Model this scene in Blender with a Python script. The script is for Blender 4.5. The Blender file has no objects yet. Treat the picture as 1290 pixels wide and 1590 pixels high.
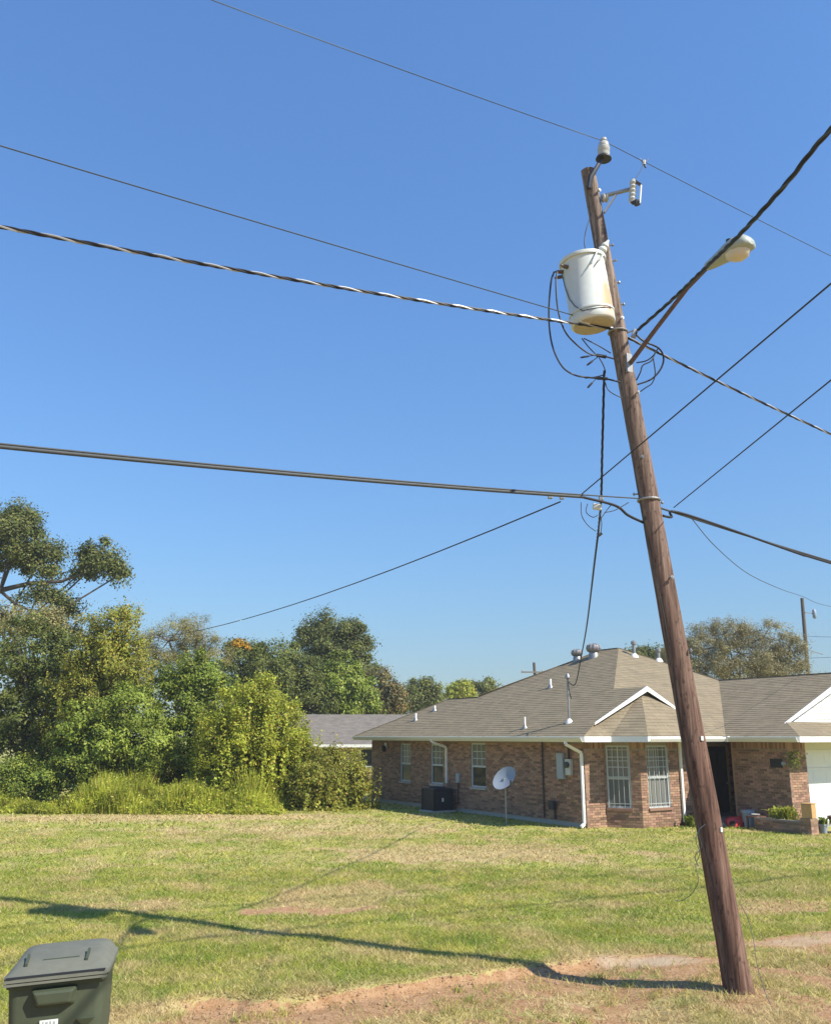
import bpy, math, random
import numpy as np
from mathutils import Vector, Matrix, Quaternion
R = math.radians
sc = bpy.context.scene
COL = sc.collection
# ------------------------------------------------------------------ camera, sky, sun, exposure
FPX, PITCH, CAMH = 1372.0, R(14.2), 2.5
cam = bpy.data.cameras.new("camera"); cam.sensor_fit = 'HORIZONTAL'; cam.sensor_width = 36
cam.lens = 36 * FPX / 1290; cam.clip_end = 3000; cam.clip_start = .05
camo = bpy.data.objects.new("camera", cam); COL.objects.link(camo)
camo.location = (0, 0, CAMH); camo.rotation_euler = (R(90) + PITCH, 0, 0); sc.camera = camo
SUN = Vector((.93, -.56, 1.0)).normalized()           # direction towards the sun
w = bpy.data.worlds.new("World"); sc.world = w; w.use_nodes = True
nt = w.node_tree; bg = nt.nodes['Background']
sky = nt.nodes.new('ShaderNodeTexSky'); sky.sky_type = 'NISHITA'; sky.sun_disc = False
sky.sun_elevation = math.asin(SUN.z); sky.sun_rotation = math.atan2(SUN.x, SUN.y)
sky.altitude = 0; sky.air_density = 2; sky.dust_density = 0; sky.ozone_density = 10
gam = nt.nodes.new('ShaderNodeGamma'); gam.inputs[1].default_value = .75
tin = nt.nodes.new('ShaderNodeMix'); tin.data_type = 'RGBA'; tin.blend_type = 'MULTIPLY'; tin.inputs[0].default_value = 1; tin.inputs[7].default_value = (.55, .745, 1.06, 1)
nt.links.new(sky.outputs[0], gam.inputs[0]); nt.links.new(gam.outputs[0], tin.inputs[6]); nt.links.new(tin.outputs[2], bg.inputs[0]); bg.inputs[1].default_value = .147
sl = bpy.data.lights.new("sun", 'SUN'); sl.energy = 4.6; sl.angle = R(.5); sl.color = (1, .95, .86)
so = bpy.data.objects.new("sun", sl); COL.objects.link(so); so.rotation_euler = SUN.to_track_quat('Z', 'Y').to_euler()
so.location = SUN * 60
vs = sc.view_settings; vs.view_transform = 'Standard'; vs.look = 'None'; vs.gamma = 1; vs.exposure = .7
vs.use_curve_mapping = False
sc.render.resolution_x = 830; sc.render.resolution_y = 1024

# ------------------------------------------------------------------ helpers
def at(x, y, Y):                                      # photograph pixel + real depth -> world point
    u = (x - 645) / FPX; v = (795 - y) / FPX
    fw = math.cos(PITCH) - v * math.sin(PITCH); up = math.sin(PITCH) + v * math.cos(PITCH)
    t = Y / fw
    return Vector((u * t, Y, CAMH + up * t))

def tag(o, label=None, cat=None, group=None, kind=None):
    if label: o['label'] = label
    if cat: o['category'] = cat
    if group: o['group'] = group
    if kind: o['kind'] = kind
    return o

def empty(name, loc=(0, 0, 0), rz=0, label=None, cat=None, group=None):
    o = bpy.data.objects.new(name, None); COL.objects.link(o); o.location = loc; o.rotation_euler = (0, 0, rz)
    o.empty_display_size = .2
    return tag(o, label, cat, group)

def linkmesh(name, me, mat, parent=None, loc=(0, 0, 0)):
    o = bpy.data.objects.new(name, me); COL.objects.link(o)
    if mat and not me.materials: me.materials.append(mat)
    o.parent = parent; o.location = loc
    return o

class MB:
    def __init__(s, M=None): s.v = []; s.f = []; s.M = M or Matrix()
    def add(s, vs, fs):
        b = len(s.v); s.v += [tuple(s.M @ Vector(p)) for p in vs]; s.f += [tuple(b + i for i in f) for f in fs]; return s
    def box(s, c, d, rot=None, taper=1.0):
        x, y, z = (k / 2 for k in d); vs = []
        for dz in (-1, 1):
            t = taper if dz > 0 else 1
            for dx, dy in ((-1, -1), (1, -1), (1, 1), (-1, 1)): vs.append(Vector((dx * x * t, dy * y * t, dz * z)))
        if rot is not None: vs = [rot @ p for p in vs]
        vs = [p + Vector(c) for p in vs]
        return s.add(vs, [(3, 2, 1, 0), (4, 5, 6, 7), (0, 1, 5, 4), (1, 2, 6, 5), (2, 3, 7, 6), (3, 0, 4, 7)])
    def bx(s, a, b):                                   # box from corner to corner
        return s.box([(p + q) / 2 for p, q in zip(a, b)], [abs(q - p) for p, q in zip(a, b)])
    def bar(s, a, b, wd, h, up=(0, 0, 1)):             # rectangular bar from a to b
        a = Vector(a); b = Vector(b); z = (b - a).normalized(); x = Vector(up).cross(z)
        if x.length < 1e-4: x = Vector((1, 0, 0)).cross(z)
        x.normalize(); y = z.cross(x)
        vs = [p + x * i * wd / 2 + y * j * h / 2 for p in (a, b) for i, j in ((-1, -1), (1, -1), (1, 1), (-1, 1))]
        return s.add(vs, [(3, 2, 1, 0), (4, 5, 6, 7), (0, 1, 5, 4), (1, 2, 6, 5), (2, 3, 7, 6), (3, 0, 4, 7)])
    def tube(s, pts, r, seg=8, cap=True):
        pts = [Vector(p) for p in pts]; n = len(pts)
        rs = r if hasattr(r, '__len__') else [r] * n
        vs = []; prev = None
        for i, p in enumerate(pts):
            t = (pts[min(i + 1, n - 1)] - pts[max(i - 1, 0)])
            t = t.normalized() if t.length > 1e-9 else Vector((0, 0, 1))
            if prev is None:
                x = t.cross(Vector((0, 0, 1)))
                if x.length < 1e-3: x = t.cross(Vector((1, 0, 0)))
            else: x = prev - t * prev.dot(t)
            x.normalize(); prev = x; y = t.cross(x)
            for k in range(seg):
                a = 2 * math.pi * k / seg; vs.append(p + (x * math.cos(a) + y * math.sin(a)) * rs[i])
        fs = [(i * seg + k, i * seg + (k + 1) % seg, (i + 1) * seg + (k + 1) % seg, (i + 1) * seg + k) for i in range(n - 1) for k in range(seg)]
        if cap: fs += [tuple(range(seg))[::-1], tuple((n - 1) * seg + k for k in range(seg))]
        return s.add(vs, fs)
    def lathe(s, prof, seg=20, o=(0, 0, 0), ax=(0, 0, 1)):     # prof: (radius, height)
        q = Vector((0, 0, 1)).rotation_difference(Vector(ax)); o = Vector(o); vs = []
        for r, h in prof:
            for k in range(seg):
                a = 2 * math.pi * k / seg; vs.append(o + q @ Vector((r * math.cos(a), r * math.sin(a), h)))
        n = len(prof)
        fs = [(i * seg + k, i * seg + (k + 1) % seg, (i + 1) * seg + (k + 1) % seg, (i + 1) * seg + k) for i in range(n - 1) for k in range(seg)]
        fs += [tuple(range(seg))[::-1], tuple((n - 1) * seg + k for k in range(seg))]
        return s.add(vs, fs)
    def prism(s, poly, a, b):                          # convex polygon (x,z) extruded along y a..b
        n = len(poly); vs = [(x, a, z) for x, z in poly] + [(x, b, z) for x, z in poly]
        return s.add(vs, [tuple(range(n)), tuple(range(n, 2 * n))[::-1]] + [(i, i + n, (i + 1) % n + n, (i + 1) % n) for i in range(n)])
    def build(s, name, mat, parent=None, smooth=False, origin=None, bevel=0, fixn=True):
        vs = s.v
        if origin is not None: vs = [(p[0] - origin[0], p[1] - origin[1], p[2] - origin[2]) for p in vs]
        me = bpy.data.meshes.new(name); me.from_pydata(vs, [], s.f); me.update()
        if fixn:
            import bmesh
            bm = bmesh.new(); bm.from_mesh(me); bmesh.ops.recalc_face_normals(bm, faces=bm.faces)
            if bevel:
                bmesh.ops.bevel(bm, geom=[e for e in bm.edges if e.is_manifold and e.calc_face_angle(0) > .5], offset=bevel, segments=2, affect='EDGES', profile=.5)
            bm.to_mesh(me); bm.free()
        if smooth:
            me.polygons.foreach_set('use_smooth', [True] * len(me.polygons))
            me.set_sharp_from_angle(angle=R(smooth if smooth > 1 else 40))
        o = linkmesh(name, me, mat, parent)
        if origin is not None: o.location = origin
        return o

# ------------------------------------------------------------------ materials
def mat(name, base=(.5, .5, .5), rough=.7, metal=0, var=0, vscale=8, bump=0, bscale=40, spec=.4, island=0, obj=0, col2=None, stretch=None):
    m = bpy.data.materials.new(name); m.use_nodes = True; nt = m.node_tree; N = nt.nodes; L = nt.links
    b = N['Principled BSDF']; b.inputs['Roughness'].default_value = rough; b.inputs['Metallic'].default_value = metal
    b.inputs['Specular IOR Level'].default_value = spec
    tc = N.new('ShaderNodeTexCoord'); mp = N.new('ShaderNodeMapping'); L.new(tc.outputs['Object'], mp.inputs[0])
    if stretch: mp.inputs['Scale'].default_value = stretch
    rgb = N.new('ShaderNodeRGB'); rgb.outputs[0].default_value = (*base, 1); out = rgb.outputs[0]
    if col2:
        n = N.new('ShaderNodeTexNoise'); n.inputs['Scale'].default_value = vscale; n.inputs['Detail'].default_value = 6
        L.new(mp.outputs[0], n.inputs['Vector']); mr = N.new('ShaderNodeMapRange'); L.new(n.outputs[0], mr.inputs[0])
        mr.inputs[1].default_value = .38; mr.inputs[2].default_value = .62
        mx = N.new('ShaderNodeMix'); mx.data_type = 'RGBA'; L.new(mr.outputs[0], mx.inputs[0]); L.new(out, mx.inputs[6]); mx.inputs[7].default_value = (*col2, 1); out = mx.outputs[2]
    if var:
        n = N.new('ShaderNodeTexNoise'); n.inputs['Scale'].default_value = vscale * 2.3; n.inputs['Detail'].default_value = 8; n.inputs['Roughness'].default_value = .65
        L.new(mp.outputs[0], n.inputs['Vector']); mr = N.new('ShaderNodeMapRange'); L.new(n.outputs[0], mr.inputs[0])
        mr.inputs[1].default_value = .25; mr.inputs[2].default_value = .75; mr.inputs[3].default_value = 1 - var; mr.inputs[4].default_value = 1 + var
        h = N.new('ShaderNodeHueSaturation'); L.new(out, h.inputs['Color']); L.new(mr.outputs[0], h.inputs['Value']); out = h.outputs[0]
    if island or obj:
        if island:
            g = N.new('ShaderNodeNewGeometry'); src = g.outputs['Random Per Island']; a = island
        else:
            g = N.new('ShaderNodeObjectInfo'); src = g.outputs['Random']; a = obj
        mr = N.new('ShaderNodeMapRange'); L.new(src, mr.inputs[0]); mr.inputs[3].default_value = 1 - a; mr.inputs[4].default_value = 1 + a
        h = N.new('ShaderNodeHueSaturation'); L.new(out, h.inputs['Color']); L.new(mr.outputs[0], h.inputs['Value'])
        wn = N.new('ShaderNodeTexWhiteNoise'); wn.noise_dimensions = '1D'; L.new(src, wn.inputs['W'])
        mr2 = N.new('ShaderNodeMapRange'); L.new(wn.outputs[0], mr2.inputs[0]); mr2.inputs[3].default_value = .5 - .03 * a; mr2.inputs[4].default_value = .5 + .03 * a
        L.new(mr2.outputs[0], h.inputs['Hue']); out = h.outputs[0]
    L.new(out, b.inputs['Base Color'])
    if bump:
        n = N.new('ShaderNodeTexNoise'); n.inputs['Scale'].default_value = bscale; n.inputs['Detail'].default_value = 5; L.new(mp.outputs[0], n.inputs['Vector'])
        bp = N.new('ShaderNodeBump'); bp.inputs['Strength'].default_value = bump; bp.inputs['Distance'].default_value = .02
        L.new(n.outputs[0], bp.inputs['Height']); L.new(bp.outputs[0], b.inputs['Normal'])
    return m

def leafmat(name, c1, c2, c3=None, trans=.35, rough=.5):
    m = bpy.data.materials.new(name); m.use_nodes = True; nt = m.node_tree; N = nt.nodes; L = nt.links
    b = N['Principled BSDF']; b.inputs['Roughness'].default_value = rough; b.inputs['Specular IOR Level'].default_value = .25
    g = N.new('ShaderNodeNewGeometry'); r = N.new('ShaderNodeValToRGB'); L.new(g.outputs['Random Per Island'], r.inputs[0])
    r.color_ramp.elements[0].color = (*c1, 1); r.color_ramp.elements[1].color = (*c2, 1); r.color_ramp.elements[1].position = .8
    if c3: e = r.color_ramp.elements.new(.93); e.color = (*c3, 1)
    n = N.new('ShaderNodeTexNoise'); n.inputs['Scale'].default_value = 1.1; n.inputs['Detail'].default_value = 3; L.new(g.outputs['Position'], n.inputs['Vector'])
    mr = N.new('ShaderNodeMapRange'); L.new(n.outputs[0], mr.inputs[0]); mr.inputs[1].default_value = .3; mr.inputs[2].default_value = .7; mr.inputs[3].default_value = .62; mr.inputs[4].default_value = 1.42
    h = N.new('ShaderNodeHueSaturation'); L.new(r.outputs[0], h.inputs['Color']); L.new(mr.outputs[0], h.inputs['Value'])
    L.new(h.outputs[0], b.inputs['Base Color'])
    t = N.new('ShaderNodeBsdfTranslucent'); L.new(h.outputs[0], t.inputs[0])
    ms = N.new('ShaderNodeMixShader'); ms.inputs[0].default_value = trans
    L.new(b.outputs[0], ms.inputs[1]); L.new(t.outputs[0], ms.inputs[2]); L.new(ms.outputs[0], N['Material Output'].inputs[0])
    return m

def lawnmat(name, blade):
    m = bpy.data.materials.new(name); m.use_nodes = True; nt = m.node_tree; N = nt.nodes; L = nt.links
    b = N['Principled BSDF']; b.inputs['Roughness'].default_value = .75; b.inputs['Specular IOR Level'].default_value = .15
    g = N.new('ShaderNodeNewGeometry')
    def noise(scale, detail=5, rough=.55, off=0):
        mp = N.new('ShaderNodeMapping'); mp.inputs['Location'].default_value = (off, off * .7, 0); L.new(g.outputs['Position'], mp.inputs[0])
        n = N.new('ShaderNodeTexNoise'); n.inputs['Scale'].default_value = scale; n.inputs['Detail'].default_value = detail; n.inputs['Roughness'].default_value = rough
        L.new(mp.outputs[0], n.inputs['Vector']); return n.outputs[0]
    def rng(src, a, c, d=0, e=1):
        mr = N.new('ShaderNodeMapRange'); L.new(src, mr.inputs[0]); mr.inputs[1].default_value = a; mr.inputs[2].default_value = c; mr.inputs[3].default_value = d; mr.inputs[4].default_value = e; return mr.outputs[0]
    def mix(f, a, c):
        x = N.new('ShaderNodeMix'); x.data_type = 'RGBA'
        if isinstance(f, float): x.inputs[0].default_value = f
        else: L.new(f, x.inputs[0])
        for i, k in ((6, a), (7, c)):
            if isinstance(k, tuple): x.inputs[i].default_value = (*k, 1)
            else: L.new(k, x.inputs[i])
        return x.outputs[2]
    green = mix(rng(noise(.55, 4), .4, .62), (.30, .335, .050), (.47, .44, .095))
    green = mix(rng(noise(2.1, 5, .6, 9), .44, .66), green, (.215, .30, .040))
    straw = mix(rng(noise(5, 4, .6, 3), .4, .6), (.60, .47, .235), (.52, .385, .18))
    a = N.new('ShaderNodeAttribute'); a.attribute_name = 'dry'
    ad = N.new('ShaderNodeMath'); ad.operation = 'ADD'; L.new(rng(noise(.85, 7, .68, 20), .47, .66, 0, .9), ad.inputs[0]); L.new(a.outputs['Fac'], ad.inputs[1]); ad.use_clamp = True
    col = mix(ad.outputs[0], green, straw)
    if blade:
        src = g.outputs['Random Per Island']
        col = mix(rng(src, .80, .86), col, (.58, .48, .22))
        h = N.new('ShaderNodeHueSaturation'); L.new(col, h.inputs['Color']); wn = N.new('ShaderNodeTexWhiteNoise'); wn.noise_dimensions = '1D'; L.new(src, wn.inputs['W'])
        L.new(rng(wn.outputs[0], 0, 1, .62, 1.35), h.inputs['Value']); col = h.outputs[0]
        L.new(col, b.inputs['Base Color'])
        t = N.new('ShaderNodeBsdfTranslucent'); L.new(col, t.inputs[0]); ms = N.new('ShaderNodeMixShader'); ms.inputs[0].default_value = .35
        L.new(b.outputs[0], ms.inputs[1]); L.new(t.outputs[0], ms.inputs[2]); L.new(ms.outputs[0], N['Material Output'].inputs[0])
    else:
        soil = mix(rng(noise(9, 7, .65, 5), .35, .65), (.36, .195, .09), (.49, .30, .16))
        soil = mix(rng(noise(45, 3, .6, 2), .56, .64), soil, (.17, .105, .055))
        s2 = N.new('ShaderNodeAttribute'); s2.attribute_name = 'sand'
        soil = mix(s2.outputs['Fac'], soil, (.50, .38, .245))
        d = N.new('ShaderNodeAttribute'); d.attribute_name = 'dirt'
        thatch = mix(.35, col, (.36, .28, .12))
        mm = N.new('ShaderNodeMath'); mm.operation = 'ADD'; L.new(d.outputs['Fac'], mm.inputs[0]); L.new(rng(noise(11, 4, .6, 7), .3, .7, -.3, .3), mm.inputs[1])
        col = mix(rng(mm.outputs[0], .3, .6), thatch, soil)
        L.new(col, b.inputs['Base Color'])
        bp = N.new('ShaderNodeBump'); bp.inputs['Strength'].default_value = .9; bp.inputs['Distance'].default_value = .03
        L.new(noise(24, 7, .7), bp.inputs['Height']); L.new(bp.outputs[0], b.inputs['Normal']); b.inputs['Roughness'].default_value = .95
    return m

M_ground = lawnmat("lawn_ground", False); M_grass = lawnmat("grass_blade", True)
M_mortar = mat("mortar", (.30, .25, .20), .9, var=.15, vscale=9)
M_brick = mat("brick", (.31, .185, .118), .85, var=.2, vscale=14, island=.4, bump=.3)
M_brick1 = mat("brick_single", (.31, .185, .118), .85, var=.2, vscale=14, obj=.4, bump=.3)
M_shingle = mat("asphalt_shingle", (.245, .198, .128), .95, var=.18, vscale=1.2, island=.06, bump=.3, bscale=120, spec=.15)
M_shingle2 = mat("grey_shingle", (.205, .18, .15), .95, var=.22, vscale=1.2, island=.06, bump=.3, bscale=120, spec=.15)
M_white = mat("white_trim", (.80, .78, .72), .5, var=.05)
M_cream = mat("cream_soffit", (.66, .63, .52), .6, var=.06)
M_door = mat("garage_door_white", (.80, .80, .80), .5, var=.03)
M_conc = mat("concrete", (.40, .38, .34), .9, var=.2, bump=.3)
M_glassD = mat("dark_glass", (.035, .04, .045), .08, spec=.6)
M_glassC = mat("curtained_glass", (.17, .17, .155), .12, var=.35, vscale=2, spec=.6, stretch=(6, 6, .5))
M_screen = mat("insect_screen", (.15, .145, .125), .6, var=.2)
M_alu = mat("window_aluminium", (.50, .52, .50), .45)
M_woodP = None
M_galv = mat("galvanised_steel", (.30, .30, .29), .5, metal=.6, var=.2, vscale=6)
M_rust = mat("rusted_steel", (.13, .085, .068), .8, var=.3, vscale=12)
M_porc = mat("grey_porcelain", (.42, .42, .37), .25, var=.1)
M_porcB = mat("brown_porcelain", (.12, .075, .05), .3)
M_cable = mat("black_cable", (.018, .018, .02), .55)
M_cableG = mat("grey_cable", (.055, .06, .058), .6, var=.2)
M_bare = mat("bare_aluminium_wire", (.42, .42, .42), .5, metal=.5)
M_copper = mat("weathered_wire", (.07, .085, .085), .6)
M_bark = mat("bark", (.10, .08, .06), .95, var=.35, vscale=5, bump=.6, bscale=14)
M_barkG = mat("grey_bark", (.22, .19, .16), .95, var=.3, vscale=5, bump=.5, bscale=14)
M_black = mat("black_plastic", (.02, .02, .022), .5)
M_acside = mat("dark_metal", (.035, .035, .042), .5, var=.2)
M_panel = mat("grey_panel", (.33, .37, .40), .5, var=.08)
M_dishm = mat("dish_grey", (.26, .29, .33), .45, var=.08)
M_red = mat("red_plastic", (.55, .045, .05), .4)
M_bluegrey = mat("blue_grey_plastic", (.27, .32, .38), .5, var=.1)
M_terra = mat("dark_terracotta", (.15, .07, .05), .8, var=.2)
M_wood = mat("tan_wood", (.50, .30, .12), .7, var=.15)
M_stone = mat("tan_stone", (.48, .34, .22), .9, var=.2)
M_sign = mat("dark_sign", (.02, .02, .02), .5)
M_lens = mat("yellowed_lens", (.60, .53, .40), .3)
M_lamp = mat("lamp_housing", (.33, .37, .32), .5, var=.06)
M_binG = mat("bin_green", (.062, .074, .042), .62, var=.12, vscale=5)
M_binL = mat("bin_lid", (.145, .145, .108), .8, var=.12, vscale=5)
M_label = mat("white_sticker", (.62, .64, .58), .5)
M_ink = mat("grey_ink", (.30, .31, .29), .6)

def polemat():
    m = bpy.data.materials.new("weathered_pole_wood"); m.use_nodes = True; nt = m.node_tree; N = nt.nodes; L = nt.links; b = N['Principled BSDF']
    tc = N.new('ShaderNodeTexCoord')
    def noise(sc_, scale, det=6, rough=.6):
        mp = N.new('ShaderNodeMapping'); mp.inputs['Scale'].default_value = sc_; L.new(tc.outputs['Object'], mp.inputs[0])
        n = N.new('ShaderNodeTexNoise'); n.inputs['Scale'].default_value = scale; n.inputs['Detail'].default_value = det; n.inputs['Roughness'].default_value = rough
        L.new(mp.outputs[0], n.inputs['Vector']); return n.outputs[0]
    def ramp(src, *els):
        r = N.new('ShaderNodeValToRGB'); L.new(src, r.inputs[0]); e = r.color_ramp.elements
        e[0].position, e[0].color = els[0][0], (*els[0][1], 1); e[1].position, e[1].color = els[-1][0], (*els[-1][1], 1)
        for p, c in els[1:-1]: k = e.new(p); k.color = (*c, 1)
        return r.outputs[0]
    grain = noise((1, 1, .05), 26)
    col = ramp(grain, (.3, (.055, .032, .024)), (.5, (.145, .082, .058)), (.7, (.235, .15, .11)))
    grey = ramp(grain, (.3, (.085, .062, .048)), (.5, (.20, .15, .115)), (.7, (.32, .25, .20)))
    sep = N.new('ShaderNodeSeparateXYZ'); L.new(tc.outputs['Object'], sep.inputs[0])
    big = noise((1, 1, .25), 2.2)
    ma = N.new('ShaderNodeMath'); ma.operation = 'MULTIPLY_ADD'; L.new(big, ma.inputs[0]); ma.inputs[1].default_value = 5; L.new(sep.outputs['Z'], ma.inputs[2])
    mr = N.new('ShaderNodeMapRange'); L.new(ma.outputs[0], mr.inputs[0]); mr.inputs[1].default_value = 4.5; mr.inputs[2].default_value = 11
    mx = N.new('ShaderNodeMix'); mx.data_type = 'RGBA'; L.new(mr.outputs[0], mx.inputs[0]); L.new(col, mx.inputs[6]); L.new(grey, mx.inputs[7])
    kn = noise((1, 1, .38), 30, 3, .6); k = N.new('ShaderNodeMapRange'); L.new(kn, k.inputs[0]); k.inputs[1].default_value = .57; k.inputs[2].default_value = .66; k.inputs[4].default_value = .75
    m2 = N.new('ShaderNodeMix'); m2.data_type = 'RGBA'; L.new(k.outputs[0], m2.inputs[0]); L.new(mx.outputs[2], m2.inputs[6]); m2.inputs[7].default_value = (.05, .032, .026, 1)
    L.new(m2.outputs[2], b.inputs['Base Color']); b.inputs['Roughness'].default_value = .9; b.inputs['Specular IOR Level'].default_value = .15
    bp = N.new('ShaderNodeBump'); bp.inputs['Strength'].default_value = .9; bp.inputs['Distance'].default_value = .015; L.new(grain, bp.inputs['Height']); L.new(bp.outputs[0], b.inputs['Normal'])
    return m
M_pole = polemat()
M_tank = mat("tank_paint", (.60, .62, .56), .35, var=.06, vscale=5)
def rusty_tank():
    m = mat("rust_streaked_tank", (.60, .625, .57), .35, var=.06, vscale=5); nt = m.node_tree; N = nt.nodes; L = nt.links; b = N['Principled BSDF']
    old = b.inputs['Base Color'].links[0].from_socket
    tc = N.new('ShaderNodeTexCoord'); mp = N.new('ShaderNodeMapping'); mp.inputs['Location'].default_value = (-.88, .76, .52); L.new(tc.outputs['Object'], mp.inputs[0]); mp.inputs['Scale'].default_value = (5, 4, 3.2)
    gr = N.new('ShaderNodeTexGradient'); gr.gradient_type = 'SPHERICAL'; L.new(mp.outputs[0], gr.inputs[0])
    n = N.new('ShaderNodeTexNoise'); n.inputs['Scale'].default_value = 14; n.inputs['Detail'].default_value = 6; L.new(tc.outputs['Object'], n.inputs['Vector'])
    mu = N.new('ShaderNodeMath'); mu.operation = 'MULTIPLY'; L.new(gr.outputs['Fac'], mu.inputs[0]); L.new(n.outputs[0], mu.inputs[1])
    mr = N.new('ShaderNodeMapRange'); L.new(mu.outputs[0], mr.inputs[0]); mr.inputs[1].default_value = .03; mr.inputs[2].default_value = .3; mr.inputs[4].default_value = .8
    mx = N.new('ShaderNodeMix'); mx.data_type = 'RGBA'; L.new(mr.outputs[0], mx.inputs[0]); L.new(old, mx.inputs[6]); mx.inputs[7].default_value = (.62, .30, .09, 1)
    L.new(mx.outputs[2], b.inputs['Base Color']); return m
M_tankR = rusty_tank()

# ------------------------------------------------------------------ noise and ground fields
def vnoise(x, y, seed=0):
    xi = np.floor(x).astype(np.int64); yi = np.floor(y).astype(np.int64); fx = x - xi; fy = y - yi
    fx = fx * fx * (3 - 2 * fx); fy = fy * fy * (3 - 2 * fy)
    def h(a, b):
        k = (a * 374761393 + b * 668265263 + seed * 974634777) & 0x7fffffff
        k = ((k ^ (k >> 13)) * 1274126177) & 0x7fffffff
        return ((k ^ (k >> 16)) & 0xffff) / 65535.0
    return (h(xi, yi) * (1 - fx) + h(xi + 1, yi) * fx) * (1 - fy) + (h(xi, yi + 1) * (1 - fx) + h(xi + 1, yi + 1) * fx) * fy
def fbm(x, y, seed=0, o=4):
    r = 0; a = .5; s = 0
    for i in range(o): r = r + a * vnoise(x * 2 ** i, y * 2 ** i, seed + i); s += a; a *= .5
    return r / s
def sst(a, b, x): t = np.clip((x - a) / (b - a), 0, 1); return t * t * (3 - 2 * t)
BX = np.array([-9, -4, -2.6, -2.0, -1.45, -1.0, -.45, -.17, .3, .8, 1.35, 1.9, 3.2, 4.2, 6, 12]); BY = np.array([7.2, 8.4, 9.25, 9.62, 9.55, 9.7, 10.0, 10.1, 10.35, 10.5, 10.9, 11.15, 11.35, 11.9, 12.6, 15.5])
def bankd(x, y): return np.interp(x, BX, BY) + .22 * (fbm(x * 2.3, y * 1.1, 3) - .5) - y      # >0 on the camera's side of the eroded edge
def ell(x, y, cx, cy, rx, ry, rot=0, nz=.5, seed=1):
    c, s = math.cos(rot), math.sin(rot); dx = x - cx; dy = y - cy
    q = np.sqrt(((dx * c + dy * s) / rx) ** 2 + ((-dx * s + dy * c) / ry) ** 2) + nz * 2 * (fbm(x * 1.6, y * 1.6, seed, 4) - .5)
    return 1 - sst(.7, 1.1, q)
def hgt(x, y):
    x = np.asarray(x, float); y = np.asarray(y, float); b = bankd(x, y)
    fx = sst(-2.9, -1.9, x) * (1 - sst(2.0, 3.0, x))
    near = 1 - sst(20, 40, y)
    h = -.085 * sst(-.02, .15, b) * fx + .02 * np.exp(-((b + .12) / .16) ** 2) * fx * (fbm(x * 3, y * 3, 8, 2))
    return h + near * (.07 * (fbm(x * .5, y * .5, 5, 3) - .5) + .03 * (fbm(x * 3, y * 3, 6, 3) - .5))
def dirt(x, y):
    b = bankd(x, y); fx = sst(-2.7, -1.8, x) * (1 - .6 * sst(1.6, 2.6, x)); n = fbm(x * 1.8, y * 1.8, 11)
    band = sst(-.02, .08, b) * (1 - sst(.55, 1.15, b + .9 * (n - .5))) * fx
    fore = sst(.1, .7, b) * np.clip((n - .31) * 3.2, 0, .9)
    d = fore * (1 - .6 * sst(.5, .72, fbm(x * 4.2, y * 4.2, 77, 3)))
    d = np.maximum(d, ell(x, y, 2.65, 11.05, 1.1, .36, -.1, .6, 2)); d = np.maximum(d, .9 * ell(x, y, 4.9, 12.05, 1.2, .42, .35, .6, 4))
    d = np.maximum(d, .85 * ell(x, y, -1.6, 14.1, .85, .42, .1, .9, 6)); d = np.maximum(d, .5 * ell(x, y, -4.4, 14.6, .6, .3, .1, .9, 9)); d = np.maximum(d, .55 * ell(x, y, 5.6, 14.5, 1.3, .6, .1, .8, 7))
    d = np.maximum(d, .6 * ell(x, y, 3.5, 9.6, .7, .5, 0, .6, 8))
    d = d * (1 - .35 * sst(.5, .72, fbm(x * 4.2, y * 4.2, 77, 3)))
    return np.clip(np.maximum(d, band * (1.05 - .5 * sst(.55, .75, fbm(x * 3.1, y * 3.1, 79, 3)))), 0, 1)
def sand(x, y): return np.maximum(.85 * ell(x, y, 2.55, 11.08, .8, .24, -.1, .6, 2), .6 * ell(x, y, 4.9, 12.05, .9, .26, .35, .6, 4)) * (.45 + .9 * fbm(x * 7, y * 7, 71, 3))
def dry(x, y):
    d = .8 * ell(x, y, 1.3, 20.6, 3.2, 2.2, .1, .8, 12); d = np.maximum(d, .7 * ell(x, y, -1.2, 15.2, 1.2, 1.2, 0, .7, 13))
    d = np.maximum(d, .75 * ell(x, y, -9, 29.2, 9, 1.3, .05, .6, 14)); d = np.maximum(d, .55 * ell(x, y, -2.5, 25.5, 4.0, 2.5, 0, .8, 15)); d = np.maximum(d, .5 * ell(x, y, -4.3, 14.3, 1.1, .6, 0, .7, 16))
    b = bankd(x, y); d = np.maximum(d, np.maximum(sst(.3, .9, b) * .6, .55 * np.exp(-((b - .02) / .22) ** 2))); d = np.maximum(d, .6 * dirt(x, y)); return d

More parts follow.
